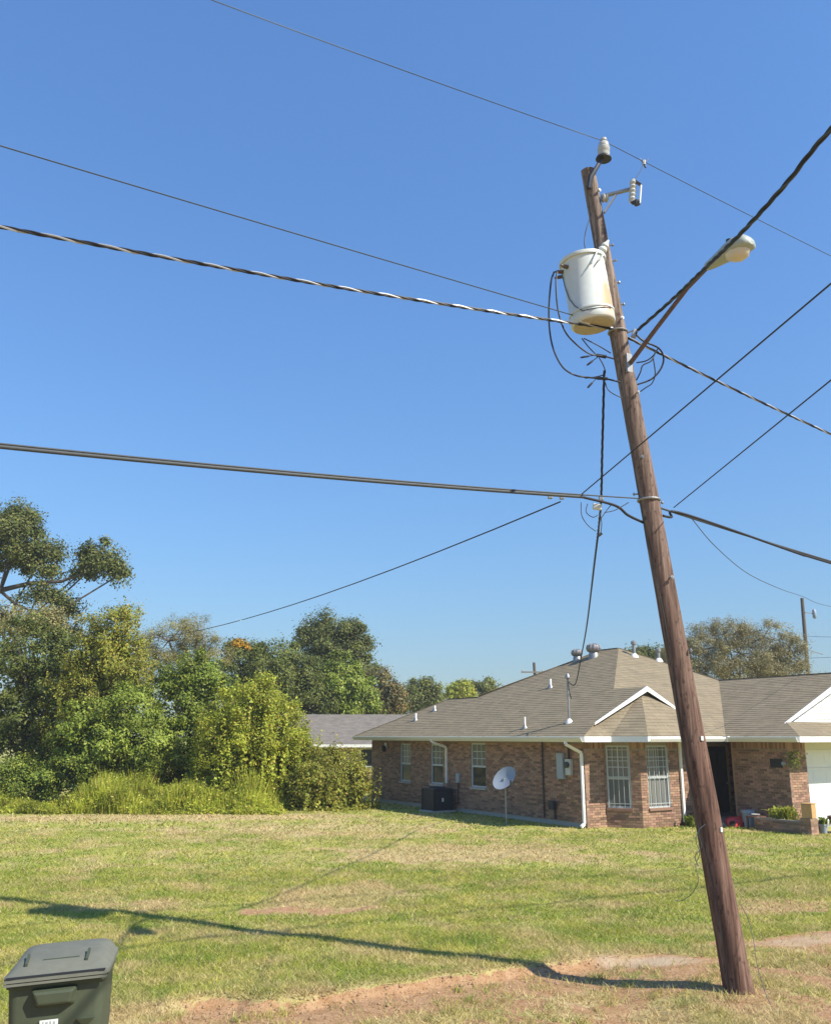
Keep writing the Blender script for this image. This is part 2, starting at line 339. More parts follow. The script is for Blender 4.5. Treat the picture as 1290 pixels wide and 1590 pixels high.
xs = np.unique(np.round(np.concatenate([np.linspace(-900, -60, 18), np.linspace(-60, -14, 24), np.linspace(-14, -6, 32), np.arange(-6, 7.01, .07), np.linspace(7, 15, 32), np.linspace(15, 60, 24), np.linspace(60, 900, 18)]), 3))
ys = np.unique(np.round(np.concatenate([np.linspace(-300, -10, 14), np.linspace(-10, 5, 12), np.arange(5, 15.01, .07), np.linspace(15, 26, 60), np.linspace(26, 70, 46), np.linspace(70, 1600, 26)]), 3))
gx, gy = np.meshgrid(xs, ys); gz = hgt(gx, gy); nx_, ny_ = len(xs), len(ys)
idx = np.arange(nx_ * ny_).reshape(ny_, nx_)
gf = np.stack([idx[:-1, :-1], idx[:-1, 1:], idx[1:, 1:], idx[1:, :-1]], -1).reshape(-1, 4)
def npmesh(name, V, F):                                # fast mesh from arrays, F of one size
    me = bpy.data.meshes.new(name); n, k = F.shape
    me.vertices.add(len(V)); me.vertices.foreach_set('co', np.ascontiguousarray(V, dtype=np.float32).ravel())
    me.loops.add(n * k); me.loops.foreach_set('vertex_index', np.ascontiguousarray(F, dtype=np.int32).ravel())
    me.polygons.add(n); me.polygons.foreach_set('loop_start', np.arange(0, n * k, k, dtype=np.int32))
    me.update(calc_edges=True); return me
gm = npmesh("ground", np.stack([gx, gy, gz], -1).reshape(-1, 3), gf)
for nm, fn in (('dirt', dirt), ('sand', sand), ('dry', dry)):
    at_ = gm.attributes.new(nm, 'FLOAT', 'POINT'); at_.data.foreach_set('value', fn(gx, gy).astype(np.float32).ravel())
gm.polygons.foreach_set('use_smooth', np.ones(len(gf), bool))
tag(linkmesh("ground", gm, M_ground), kind='structure')

# house frame
AZ = R(58.7); HA = Vector((4.75, 25.83, 0)); HROT = R(90) - AZ
DV = Vector((math.cos(HROT), math.sin(HROT), 0)); NV = Vector((-DV.y, DV.x, 0))
def hw(X, Y, Z=0): return HA + DV * X + NV * Y + Vector((0, 0, Z))

# grass
def grass():
    rg = np.random.default_rng(4); Vs = []; Ds = []
    def batch(y0, y1, dens, hgt0, hgt1, wd):
        xa = y1 * .52 + 1.5; n = int((y1 - y0) * 2 * xa * dens)
        x = rg.uniform(-xa, xa, n); y = rg.uniform(y0, y1, n); k = np.abs(x) < y * .52 + 1.2
        lx = (x - HA.x) * DV.x + (y - HA.y) * DV.y; ly = (x - HA.x) * NV.x + (y - HA.y) * NV.y
        k &= ~((lx > -.02) & (ly > -.02) & (lx < 14)) & ~((lx > 4.3) & (ly > -6)) & ~((lx > .8) & (lx < 3.5) & (ly > -.75)) & ~((lx > 3.3) & (ly > -1.6))
        d = dirt(x, y) + .25 * (rg.random(n) - .5)
        thin = fbm(x * 1.3, y * 1.3, 31, 3)
        k &= (rg.random(n) > np.clip(d * 1.35, 0, .985)) & (rg.random(n) < .35 + 1.2 * thin)
        x = x[k]; y = y[k]; n = len(x); z = hgt(x, y) - .005
        tall = .7 + .9 * fbm(x * 1.9, y * 1.9, 33, 3)
        h = rg.uniform(hgt0, hgt1, n) * tall; a = rg.uniform(0, 2 * np.pi, n); wv = wd * rg.uniform(.6, 1.3, n)
        la = rg.uniform(0, 2 * np.pi, n); ln = h * rg.uniform(.5, 2.0, n)
        V = np.zeros((n, 3, 3)); dx = np.cos(a) * wv / 2; dy = np.sin(a) * wv / 2
        V[:, 0] = np.stack([x - dx, y - dy, z], -1); V[:, 1] = np.stack([x + dx, y + dy, z], -1); V[:, 2] = np.stack([x + np.cos(la) * ln, y + np.sin(la) * ln, z + h], -1)
        Vs.append(V.reshape(-1, 3)); Ds.append(np.repeat(dry(x, y), 3))
    batch(5.2, 9, 3600, .022, .055, .009); batch(9, 13, 4200, .022, .055, .011); batch(13, 18, 2000, .022, .055, .016); batch(18, 25, 480, .025, .055, .026); batch(25, 42, 130, .025, .06, .05)
    tn = 0
    while tn < 150:
        cx = rg.uniform(-3.2, 5.0); cy = float(np.interp(cx, BX, BY)) - rg.uniform(.25, 2.2)
        if cy < 6.5: continue
        tn += 1; n = int(rg.integers(14, 60)); sp = rg.uniform(.03, .11); x = cx + rg.normal(0, sp, n); y = cy + rg.normal(0, sp, n); z = hgt(x, y) - .005
        h = rg.uniform(.03, .09, n); a = rg.uniform(0, 6.283, n); wv = .010; la = rg.uniform(0, 6.283, n); ln = h * rg.uniform(.3, 1.3, n); dx = np.cos(a) * wv / 2; dy = np.sin(a) * wv / 2
        Vs.append(np.stack([np.stack([x - dx, y - dy, z], -1), np.stack([x + dx, y + dy, z], -1), np.stack([x + np.cos(la) * ln, y + np.sin(la) * ln, z + h], -1)], 1).reshape(-1, 3)); Ds.append(np.full(3 * n, .25))
    V = np.concatenate(Vs); F = np.arange(len(V)).reshape(-1, 3); me = npmesh("lawn_grass", V, F)
    a_ = me.attributes.new('dry', 'FLOAT', 'POINT'); a_.data.foreach_set('value', np.concatenate(Ds).astype(np.float32))
    tag(linkmesh("lawn_grass", me, M_grass), 'short mown yellow-green grass across the front yard', 'grass', kind='stuff')
grass()

# bare-soil clods along the eroded edge
def clods():
    rg = np.random.default_rng(9); mb = MB(); n = 0
    while n < 150:
        x = rg.uniform(-2.4, 2.2); y = float(np.interp(x, BX, BY)) - abs(rg.normal(.1, .3)); s = rg.uniform(.008, .026)
        z = float(hgt(x, y)); vs = [Vector((x, y, z + s * .25)) + Vector(v) * s * rg.uniform(.7, 1.2) for v in ((1, 0, 0), (0, 1, 0), (-1, 0, 0), (0, -1, 0), (0, 0, .8), (0, 0, -.6))]
        mb.add(vs, [(0, 1, 4), (1, 2, 4), (2, 3, 4), (3, 0, 4), (1, 0, 5), (2, 1, 5), (3, 2, 5), (0, 3, 5)]); n += 1
    tag(mb.build("soil_clods", mat("soil_clod", (.32, .205, .115), .95, var=.2, island=.25), fixn=False), 'loose reddish soil clods along the eroded lawn edge', 'soil', kind='stuff')
clods()

# ------------------------------------------------------------------ brick house
house = empty("brick_house", HA, HROT, 'single-storey brown brick house with brown hipped shingle roof and white gables', 'house')
def frame(p0, p1):
    dx, dy = p1[0] - p0[0], p1[1] - p0[1]; L_ = math.hypot(dx, dy); return L_, math.atan2(dy, dx)
UB = {}
def unit_brick(h, dep=.05):
    k = round(h, 3)
    if k not in UB:
        mb = MB().bx((0, -.006, 0), (1, dep, h)); me = bpy.data.meshes.new("brick"); me.from_pydata(mb.v, [], mb.f); me.materials.append(M_brick1); UB[k] = me
    return UB[k]
rb = random.Random(3); NB = [0]
def brickwall(parent, p0, p1, z0, z1, ops=(), single=False, soldier=True, label=None, rootname="wall", bm=None):
    L_, a = frame(p0, p1); mb = MB()
    us = sorted(set([0, L_] + [u for o in ops for u in o[:2]]))
    for u0, u1 in zip(us, us[1:]):
        o = [q for q in ops if q[0] <= u0 + 1e-6 and q[1] >= u1 - 1e-6]
        if not o: mb.bx((u0, .012, z0), (u1, .11, z1))
        else:
            if o[0][2] > z0 + .01: mb.bx((u0, .012, z0), (u1, .11, o[0][2]))
            if o[0][3] < z1 - .01: mb.bx((u0, .012, o[0][3]), (u1, .11, z1))
    wl = mb.build(rootname, M_mortar, parent); wl.location = (p0[0], p0[1], 0); wl.rotation_euler = (0, 0, a)
    if label: wl['label'] = label
    joined = MB(); rows = []; z = z0 + .005; top = z1 - (.205 if soldier else 0)
    while z + .055 <= top: rows.append((z, .057, .203)); z += .067
    if soldier: rows.append((z1 - .2, .195, .067))
    for i, (zz, h, pitch) in enumerate(rows):
        u = -pitch / 2 * (i % 2) if h < .1 else 0
        while u < L_:
            segs = [(max(u, .003), min(u + pitch - .01, L_ - .003))]; u += pitch
            for o in ops:
                if zz + h > o[2] - .002 and zz < o[3] + .002:
                    n = []
                    for s, e in segs:
                        if e <= o[0] or s >= o[1]: n.append((s, e)); continue
                        if s < o[0]: n.append((s, o[0] - .004))
                        if e > o[1]: n.append((o[1] + .004, e))
                    segs = n
            for s, e in segs:
                if e - s < .02: continue
                if single and NB[0] < 300 and h < .1:
                    NB[0] += 1; b = bpy.data.objects.new("brick", unit_brick(h)); COL.objects.link(b); b.parent = wl
                    b.location = (s, rb.uniform(-.002, .003), zz); b.scale = (e - s, 1, 1)
                else:
                    j = rb.uniform(-.003, .003); y0 = -.004 + j
                    joined.add([(s, y0, zz), (e, y0, zz), (e, y0, zz + h), (s, y0, zz + h), (s, .03, zz), (e, .03, zz), (e, .03, zz + h), (s, .03, zz + h)], [(0, 1, 2, 3), (1, 5, 6, 2), (4, 0, 3, 7), (3, 2, 6, 7), (0, 4, 5, 1)])
    if joined.f: tag(joined.build("bricks", bm or M_brick, wl, fixn=False), kind='stuff')
    return wl
def window(parent, p0, p1, u0, u1, z0, z1, glass_up, glass_lo, nx=3, nz=3, sill=M_conc, bars=False):
    L_, a = frame(p0, p1); W = u1 - u0; zm = z0 + (z1 - z0) * .47
    mb = MB(); t = .045; y0, y1 = .035, .10
    mb.bx((u0, y0, z0), (u0 + t, y1, z1)).bx((u1 - t, y0, z0), (u1, y1, z1)).bx((u0 + t, y0, z1 - t), (u1 - t, y1, z1)).bx((u0 + t, y0, z0), (u1 - t, y1, z0 + t))
    wn = mb.build("window", M_alu, parent); wn.location = (p0[0], p0[1], 0); wn.rotation_euler = (0, 0, a)
    MB().bx((u0 + t, y0 + .005, zm - .03), (u1 - t, y1, zm + .03)).build("meeting_rail", M_alu, wn)
    MB().bx((u0 + t, .075, zm + .03), (u1 - t, .08, z1 - t)).build("pane", glass_up, wn)
    MB().bx((u0 + t, .07, z0 + t), (u1 - t, .075, zm - .03)).build("pane", glass_lo, wn)
    for i in range(1, nx):
        x = u0 + t + (W - 2 * t) * i / nx; MB().bx((x - .011, .058, zm + .03), (x + .011, .074, z1 - t)).build("muntin", M_alu, wn)
    for j in range(1, nz):
        z = zm + .03 + (z1 - t - zm - .03) * j / nz; MB().bx((u0 + t, .060, z - .011), (u1 - t, .0735, z + .011)).build("muntin", M_alu, wn)
    if bars:
        for i in range(5):
            x = u0 + .05 + (W - .1) * i / 4; MB().bx((x - .006, -.032, z0 + .02), (x + .006, -.02, z1 - .03)).build("security_bar", M_alu, wn)
        for z in (z0 + .12, z0 + (z1 - z0) * .5, z1 - .42, z1 - .12): MB().bx((u0 + .0, -.034, z - .007), (u1 - .0, -.018, z + .007)).build("security_bar", M_alu, wn)
    MB().bx((u0 - .03, -.05, z0 - .075), (u1 + .03, .1, z0 - .003)).build("sill", sill, wn, bevel=.006)
    return wn
SW0, SW1 = (0, 12.5), (0, 0)
def su(Y): return 12.5 - Y
ZB, ZT = .13, 2.33
sops = [(su(10.25), su(9.5), .85, 2.2), (su(8.1), su(7.3), .85, 2.2), (su(5.6), su(4.75), .85, 2.25)]
brickwall(house, SW0, SW1, ZB, ZT, sops, soldier=False)
for o in sops: window(house, SW0, SW1, *o, M_glassC, M_glassD)['label'] = 'narrow side window with a dark lower pane'
ZF = .0
brickwall(house, (0.003, 0), (.74, 0), ZF, ZT, single=False)
B0, B1, B2, B3 = (.74, 0), (1.33, -.8), (3.46, -.8), (3.46, 0)
lops = [(.05, .72, .52, 2.22)]; cops = [(.28, 1.14, .52, 2.22)]
brickwall(house, B0, B1, ZF, ZT, lops, single=True); window(house, B0, B1, *lops[0], M_glassC, M_screen, nx=2, sill=M_brick, bars=True)
brickwall(house, B1, B2, ZF, ZT, cops, single=True); window(house, B1, B2, *cops[0], M_glassC, M_glassC, nx=2, sill=M_brick, bars=True)
brickwall(house, B2, B3, ZF, ZT)
fops = [(1.55, 2.55, .16, 2.2)]
brickwall(house, (3.46, 0), (7.2, 0), ZB, ZT, fops)
GX0, GX1, GY = 4.6, 12.0, -3.2
brickwall(house, (GX0, -1.35), (GX0, GY), .1, ZT)
brickwall(house, (GX0 + .003, GY), (5.4, GY), .1, ZT)
brickwall(house, (10.3, GY), (GX1, GY), .1, ZT)
for p0, p1 in (((5.4, GY), (5.4, GY + .35)), ((10.3, GY + .35), (10.3, GY))): brickwall(house, p0, p1, .1, 2.1, soldier=False)
# unseen outer walls and the porch return, plain rendered brickwork
mb = MB(); mb.bx((0.02, 12.40, .1), (4.7, 12.5, ZT)).bx((4.6, 10.9, .1), (12, 11, ZT)).bx((11.9, -3.2, .1), (12, 11, ZT)).bx((4.62, -1.35, .1), (7.2, -1.27, ZT)).bx((7.12, -1.35, .1), (7.2, -.01, ZT)).bx((4.6, 11, .1), (4.7, 12.4, ZT))
mb.build("rear_wall", M_brick, house)
# front door
dr = MB().bx((5.06, .06, .17), (5.96, .10, 2.17)).build("door", mat("dark_door", (.035, .03, .026), .5), house)
for z0, z1 in ((.35, .95), (1.1, 2.0)):
    for x0 in (5.16, 5.56): MB().bx((x0, .052, z0), (x0 + .3, .062, z1)).build("panel", mat("dark_door_panel", (.045, .038, .033), .5), dr)
MB().lathe([(.03, 0), (.035, .03), (.02, .05)], 10, (5.88, .058, 1.05), (0, -1, 0)).build("handle", M_galv, dr, smooth=40)
MB().bx((5.005, .02, .165), (5.06, .11, 2.2)).bx((5.96, .02, .165), (6.005, .11, 2.2)).bx((5.06, .02, 2.17), (5.96, .11, 2.2)).build("door_frame", M_wood, house)
# slab
mb = MB(); mb.bx((.03, .08, -.3), (12, 12.47, .125)); mb.bx((4.63, -3.16, -.3), (11.97, .02, .095))
mb.add([(.9, .02, -.3), (1.42, -.67, -.3), (3.3, -.67, -.3), (3.3, .02, -.3), (.9, .02, .1), (1.42, -.67, .1), (3.3, -.67, .1), (3.3, .02, .1)], [(0, 1, 2, 3), (4, 5, 6, 7), (0, 1, 5, 4), (1, 2, 6, 5), (2, 3, 7, 6), (3, 0, 4, 7)])
mb.build("foundation", M_conc, house)
MB().bx((3.3, -1.6, -.2), (4.62, .0, .09)).bx((4.62, -1.26, -.2), (7.1, .02, .09)).build("porch_slab", M_conc, house)
# roof
ZE = 2.48
def zA(x): return ZE + .5 * (x + .5)
def zB(y): return ZE + .532 * (y + 1.55)
def zG(x): return ZE + .457 * (x - 4.1)
PK = (5.72, 4.3, 5.59); R3 = (5.72, 5.2, 5.59); GR = (2.35, 1.13, 3.905); GT = (8.3, 2.06, 4.4); Q = (2.35, .0, 3.76); KL = (.35, -.06, 2.86); KR = (3.82, -.25, 3.172)
E0, E1, E2 = (.5, -.6, ZE), (.95, -1.55, ZE), (3.6, -1.55, ZE)
pA = lambda *q: [(x, y, zA(x)) for x, y in q]; pB = lambda *q: [(x, y, zB(y)) for x, y in q]; pG = lambda *q: [(x, y, zG(x)) for x, y in q]
planes = [pA((-.5, 8.4), (2.35, 8.4), (2.35, 10.4), (-.5, 13)), pA((-.5, 1.13), (2.35, 1.13), PK[:2], R3[:2], (2.35, 8.4), (-.5, 8.4)), pA((-.5, -.6), (.33, -.25), (2.35, -.25), (2.35, 1.13), (-.5, 1.13)),
          pB(E2[:2], (4.1, -1.55), (5.612, -.25), KR[:2]), pB(KR[:2], (5.612, -.25), GT[:2], PK[:2], GR[:2]),
          [(2.35, -.25, 3.905), KR, GR],
          pG((4.1, -3), (8.3, -3), GT[:2], (4.1, -1.55)), pG((4.1, -4), (4.95, -3), (4.1, -3)),
          [(4.1, -4, ZE), (12.5, -4, ZE), (11.65, -3, 2.868), (4.95, -3, 2.868)],
          [(-.5, -.6, ZE), E0, KL], [E0, Q, KL], [E0, E1, Q], [E1, E2, Q], [E2, KR, Q],
          [(8.3, -3, 4.4), (12.5, -3, ZE), (12.5, 2.06, ZE), GT], [GT, (12.47, 2.06, 2.48), (12.47, 11.4, 2.48), R3, PK],
          [R3, (12.47, 11.4, 2.48), (5.2, 11.4, 2.48), (2.35, 8.4, 3.905)], [(2.35, 8.4, 3.905), (5.2, 11.25, 2.48), (5.2, 13, 2.48), (2.35, 10.4, 3.905)], [(2.35, 10.4, 3.905), (5.2, 13, 2.48), (-.5, 13, 2.48)]]
def clip(poly, a, b, c):                              # keep a*u+b*v<=c
    out = []
    for i in range(len(poly)):
        p, q = poly[i], poly[(i + 1) % len(poly)]; dp = a * p[0] + b * p[1] - c; dq = a * q[0] + b * q[1] - c
        if dp <= 0: out.append(p)
        if dp * dq < 0: t = dp / (dp - dq); out.append((p[0] + (q[0] - p[0]) * t, p[1] + (q[1] - p[1]) * t))
    return out
def shingles(planes, tabs=.33, course=.145, seed=1):
    rs = random.Random(seed); mb = MB()
    for P in planes:
        P = [Vector(p) for p in P]; n = (P[1] - P[0]).cross(P[2] - P[0]).normalized()
        if n.z < 0: n = -n
        g = Vector((-n.x, -n.y, 0)); v = (g - n * g.dot(n)).normalized()
        u = v.cross(n).normalized()
        if v.z < 0: v = -v
        o = P[0]; q = [((p - o).dot(u), (p - o).dot(v)) for p in P]
        v0 = min(k[1] for k in q); v1 = max(k[1] for k in q); vv = v0
        while vv < v1:
            strip = clip(clip(q, 0, -1, -vv), 0, 1, vv + course)
            if len(strip) > 2:
                u0 = min(k[0] for k in strip); u1 = max(k[0] for k in strip); c = u0 - rs.random() * tabs
                while c < u1:
                    wd = tabs * rs.choice((.55, .8, 1, 1.2)); cell = clip(clip(strip, -1, 0, -c - .003), 1, 0, c + wd); c += wd
                    if len(cell) < 3: continue
                    lift = rs.uniform(.005, .010)
                    top = [o + u * a + v * b + n * (.004 + lift * (1 - (b - vv) / course)) for a, b in cell]; bot = [o + u * a + v * b - n * .004 for a, b in cell]; k = len(cell)
                    mb.add(top + bot, [tuple(range(k))] + [(i, i + k, (i + 1) % k + k, (i + 1) % k) for i in range(k)])
            vv += course
    return mb
mb = MB()
for P in planes: mb.add(P, [tuple(range(len(P)))])
roof = mb.build("roof", M_shingle, house, fixn=False)
tag(shingles(planes).build("shingles", M_shingle, roof, fixn=False), kind='stuff')
mb = MB()                                              # ridge and hip caps
for a, b in ((PK, R3), (R3, (2.35, 8.4, 3.905)), ((2.35, 8.4, 3.905), (2.35, 10.4, 3.905)), ((2.35, 10.4, 3.905), (-.5, 13, 2.48)), (PK, GT), (GT, (8.3, -3, 4.4))):
    a = Vector(a); b = Vector(b); n = max(1, int((b - a).length / .3))
    for i in range(n):
        p = a.lerp(b, i / n); q = a.lerp(b, (i + 1.05) / n)
        mb.bar(p + Vector((0, 0, .006)), q + Vector((0, 0, .012)), .12, .014)
tag(mb.build("ridge_cap", M_shingle, roof), kind='stuff')
# soffit, fascia, gutters
mb = MB(); Z = 2.335
for poly in ([(-.48, -.58), (-.004, -.58), (-.004, 12.98), (-.48, 12.98)], [(0, 0.1), (0, -.58), (.51, -.58), (.97, -1.53), (4.12, -1.53), (4.12, .1)], [(4.125, -1.53), (7.2, -1.53), (7.2, .1), (4.125, .1)], [(4.12, -3.98), (12.48, -3.98), (12.48, -3.1), (4.12, -3.1)], [(4.12, -3.095), (4.7, -3.095), (4.7, -1.535), (4.12, -1.535)]):
    mb.add([(x, y, Z) for x, y in poly], [tuple(range(len(poly)))])
mb.build("soffit", M_cream, house, fixn=False)
eave = [(-.49, 12.99), (-.49, -.59), (.5, -.59), (.955, -1.54), (4.11, -1.54), (4.11, -3.99), (12.49, -3.99)]
for a, b in zip(eave, eave[1:]): MB().bar((*a, 2.395), (*b, 2.395), .022, .15).build("fascia", M_white, house)
def gutter(pts, off):
    for a, b in zip(pts, pts[1:]):
        A_ = Vector((*a, 0)); B_ = Vector((*b, 0)); t = (B_ - A_).normalized(); o = Vector((t.y, -t.x, 0)); mb = MB()
        prof = [(.012, 2.33), (.07, 2.33), (.115, 2.40), (.125, 2.455), (.112, 2.455), (.1, 2.41), (.065, 2.345), (.018, 2.345)]
        n = len(prof); vs = [A_ + o * r + Vector((0, 0, z)) for r, z in prof] + [B_ + o * r + Vector((0, 0, z)) for r, z in prof]
        mb.add(vs, [(i, i + n, (i + 1) % n + n, (i + 1) % n) for i in range(n)] + [tuple(range(n)), tuple(range(n, 2 * n))[::-1]])
        mb.build("gutter", M_cream if off else M_white, house)
gutter([(-.5, 12.99), (-.5, -.58)], 1); gutter([(.96, -1.55), (4.0, -1.55)], 0); gutter([(4.1, -1.66), (4.1, -3.98)], 1)
MB().bx((3.98, -1.72, 2.32), (4.2, -1.52, 2.475)).build("gutter_corner", M_white, house)
def downspout(pts):
    mb = MB()
    for a, b in zip(pts, pts[1:]): mb.bar(a, b, .075, .06, (0, 1, 0.01))
    mb.build("downspout", M_white, house)
downspout([(-.56, .12, 2.36), (-.56, .12, 2.26), (-.05, .06, 2.02), (-.05, .06, .12), (-.2, .02, .05)])
downspout([(-.56, 7.15, 2.36), (-.56, 7.15, 2.28), (-.05, 7.0, 2.1), (-.05, 7.0, .9)])
downspout([(2.92, -.85, 2.33), (2.92, -.85, .1)])
# gables
for pts in ([(.24, 2.83), (2.35, 3.885), (2.35, 4.03)], ):
    pass
def rake(name, a, b, y, w_=.15):                        # white rake board, square-cut at the foot
    ax, az = a; bx_, bz = b; t = Vector((bx_ - ax, 0, bz - az)).normalized()
    MB().add([(ax, y, az), (bx_, y, bz), (bx_, y, bz - w_), (ax, y, az - w_ * .4), (ax, y + .03, az), (bx_, y + .03, bz), (bx_, y + .03, bz - w_), (ax, y + .03, az - w_ * .4)],
             [(0, 1, 2, 3), (4, 5, 6, 7), (0, 1, 5, 4), (1, 2, 6, 5), (2, 3, 7, 6), (3, 0, 4, 7)]).build(name, M_white, house)
rake("rake_board", (.2, 2.845), (2.349, 3.925), -.285); rake("rake_board", (3.9, 3.13), (2.351, 3.925), -.285)
rake("rake_board", (4.85, 2.84), (8.299, 4.42), -3.035, .2); rake("rake_board", (11.75, 2.84), (8.301, 4.42), -3.035, .2)
MB().add([(.3, .02, 2.8), (4.1, .02, 2.9), (2.35, .02, 3.87)], [(0, 1, 2)]).build("gable_panel", M_cream, house, fixn=False)
gp = MB()
for i in range(9):
    z0 = 2.80 + i * .17; z1 = min(z0 + .175, 4.33); h0 = (4.36 - z0) / .457; h1 = max((4.36 - z1) / .457, .02)
    if h0 > .1: MB().add([(8.3 - h0, -2.868, z0), (8.3 + h0, -2.868, z0), (8.3 + h1, -2.852, z1), (8.3 - h1, -2.852, z1)], [(0, 1, 2, 3)]).build("gable_siding_board", M_white, house, fixn=False)
# garage door
gd = MB().bx((5.4, -2.85, .1), (10.3, -2.80, 2.1)).build("garage_door", M_door, house)
for r in range(4):
    MB().bx((5.42, -2.872, .105 + r * .5), (10.28, -2.85, .59 + r * .5)).build("door_section", M_door, gd, bevel=.006)
    for c in range(8): MB().bx((5.5 + c * .6, -2.878, .19 + r * .5), (5.98 + c * .6, -2.8705, .51 + r * .5)).build("raised_panel", M_door, gd, bevel=.004)
MB().bx((5.403, GY + .03, 2.1), (10.297, GY + .34, 2.33)).build("lintel_board", M_cream, house)
# roof vents
def pipe(X, Y, zr, h, r=.045, boot=.11):
    v = MB().lathe([(r, -.1), (r, h), (r * .7, h), (r * .7, h - .04)], 10, (X, Y, zr)).build("vent_pipe", M_white, roof, smooth=40)
    MB().lathe([(boot, -.06), (boot * .9, .02), (r * 1.1, .09), (r * 1.1, .1)], 12, (X, Y, zr)).build("flashing", M_galv, v, smooth=40)
pipe(.65, 10.2, zA(.65), .27); pipe(1.39, 10.0, zA(1.39), .2); pipe(2.75, 4.65, zA(2.75), .3); pipe(-.03, 2.6, zA(-.03), .34, .03, .1)
def cap_pipe(X, Y, zr, h):
    v = MB().lathe([(.06, -.1), (.06, h)], 10, (X, Y, zr)).build("vent_pipe", M_galv, roof, smooth=40)
    MB().lathe([(.16, -.05), (.13, .03), (.07, .1)], 12, (X, Y, zr)).build("flashing", M_white, v, smooth=40)
    MB().lathe([(.10, h + .01), (.105, h + .1), (.04, h + .15)], 12, (X, Y, zr)).build("cap", M_galv, v, smooth=40)
cap_pipe(5.84, 3.65, zB(3.65), .42); cap_pipe(6.78, 3.39, zB(3.39), .32)
def turbine(X, Y, zr, s):
    b = MB().lathe([(.2 * s, -.15), (.17 * s, .12 * s), (.15 * s, .17 * s)], 16, (X, Y, zr)).build("turbine_vent", M_galv, roof, smooth=40)
    prof = [(.15 * s, .17 * s), (.22 * s, .22 * s), (.25 * s, .31 * s), (.22 * s, .41 * s), (.12 * s, .47 * s), (.02 * s, .48 * s)]
    MB().lathe(prof, 20, (X, Y, zr)).build("turbine_head", mat("turbine_grey", (.27, .25, .24), .5, metal=.5), b, smooth=40)
    for k in range(14):
        a = 2 * math.pi * k / 14; c, s_ = math.cos(a), math.sin(a)
        MB().tube([(X + c * r * 1.03, Y + s_ * r * 1.03, zr + z) for r, z in prof[:-1]], .008 * s, 4).build("vane", M_galv, b)
turbine(5.1, 4.95, zA(5.1), 1.05); turbine(5.0, 5.75, zA(5.0), .85)
# electrical kit on the side wall
pn = MB().bx((-.11, .80, 1.28), (-.007, 1.09, 2.0)).build("breaker_panel", M_panel, house, bevel=.008)
MB().bx((-.118, .815, 1.32), (-.111, 1.075, 1.96)).build("panel_cover", M_panel, pn, bevel=.003)
mt = MB().bx((-.12, .48, 1.40), (-.007, .70, 1.84)).build("meter_box", mat("meter_grey", (.50, .50, .46), .5), house, bevel=.008)
MB().lathe([(.085, 0), (.085, .07), (.05, .1)], 16, (-.12, .59, 1.68), (-1, 0, 0)).build("meter_dial", M_glassD, mt, smooth=40)
MB().tube([(-.06, .59, 1.84), (-.06, .59, 2.32)], .03, 8).build("conduit", M_acside, house)
MB().tube([(-.04, 1.8, 2.32), (-.04, 1.8, .15)], .02, 8).build("conduit", M_acside, house)
mast = MB().tube([(.28, .89, zA(.28) - .1), (.28, .89, 4.15)], .03, 10).build("service_mast", M_galv, roof, smooth=40)
MB().lathe([(.05, 0), (.075, .03), (.07, .1), (.03, .16)], 12, (.28, .89, 4.13)).build("weatherhead", M_galv, mast, smooth=40)
MB().lathe([(.13, -.07), (.11, .02), (.04, .11)], 12, (.28, .89, zA(.28))).build("flashing", M_white, mast, smooth=40)
MB().tube([(.28, .89, 4.2), (.22, .8, 4.12), (.17, .72, 3.8), (.2, .7, 3.62), (.27, .74, 3.55), (.28, .84, 3.7)], .012, 6).build("drip_loop", M_cable, mast, smooth=40)
MB().tube([(-.05, 1.3, .15), (-.05, 1.3, .5), (-.12, 1.3, .55)], .03, 8).bx((-.2, 1.2, .42), (-.07, 1.42, .66)).build("gas_meter", M_acside, house)
bx_ = MB().bx((-.09, 6.2, .95), (-.007, 6.38, 1.25)).build("disconnect_box", M_panel, house, bevel=.006)
MB().tube([(-.05, 6.3, .95), (-.05, 6.3, .3), (-.25, 6.6, .2)], .02, 6).build("conduit", M_black, bx_)
wl_ = MB().bx((-.05, 11.25, 2.02), (-.007, 11.4, 2.22)).build("wall_light", M_white, house)
MB().lathe([(.05, 0), (.09, -.05), (.08, -.18), (.03, -.24)], 10, (-.12, 11.32, 2.12)).build("shade", M_black, wl_, smooth=40)
ns = MB().bx((GX0 - .03, -3.02, 1.62), (GX0 - .006, -2.62, 1.86)).build("house_number_plaque", M_sign, house, bevel=.01)
MB().lathe([(.05, 0), (.05, .07)], 10, (GX0 - .04, -3.1, 1.74), (-1, 0, 0)).build("wall_ornament", M_bluegrey, house, smooth=40)

# ------------------------------------------------------------------ things standing round the house
def gz_(p): return float(hgt(p[0], p[1]))
# air conditioner
p = hw(-.60, 6.75); ac = empty("air_conditioner", (p.x, p.y, 0), HROT, 'dark boxy air conditioner unit on the ground against the side wall', 'air conditioner')
MB().bx((-.5, -.5, -.1), (.5, .5, .07)).build("pad", M_conc, ac)
MB().bx((-.40, -.40, .07), (.40, .40, .72)).build("cabinet", M_acside, ac, bevel=.03)
for i in range(11):
    z = .13 + i * .05; MB().bx((-.415, -.415, z), (.415, .415, z + .022)).build("louvre", M_acside, ac)
for x in (-.4, .4):
    for y in (-.4, .4): MB().bx((x - .03, y - .03, .07), (x + .03, y + .03, .73)).build("corner_post", M_black, ac)
MB().bx((-.43, -.43, .72), (.43, .43, .78)).build("top", M_acside, ac, bevel=.02)
MB().lathe([(.34, .78), (.3, .81), (.08, .83), (.02, .83)], 20).build("fan_guard", M_black, ac, smooth=40)
MB().bx((-.06, -.425, .35), (.02, -.41, .47)).build("rating_plate", M_label, ac)
ac.scale = (.9, .9, 1)
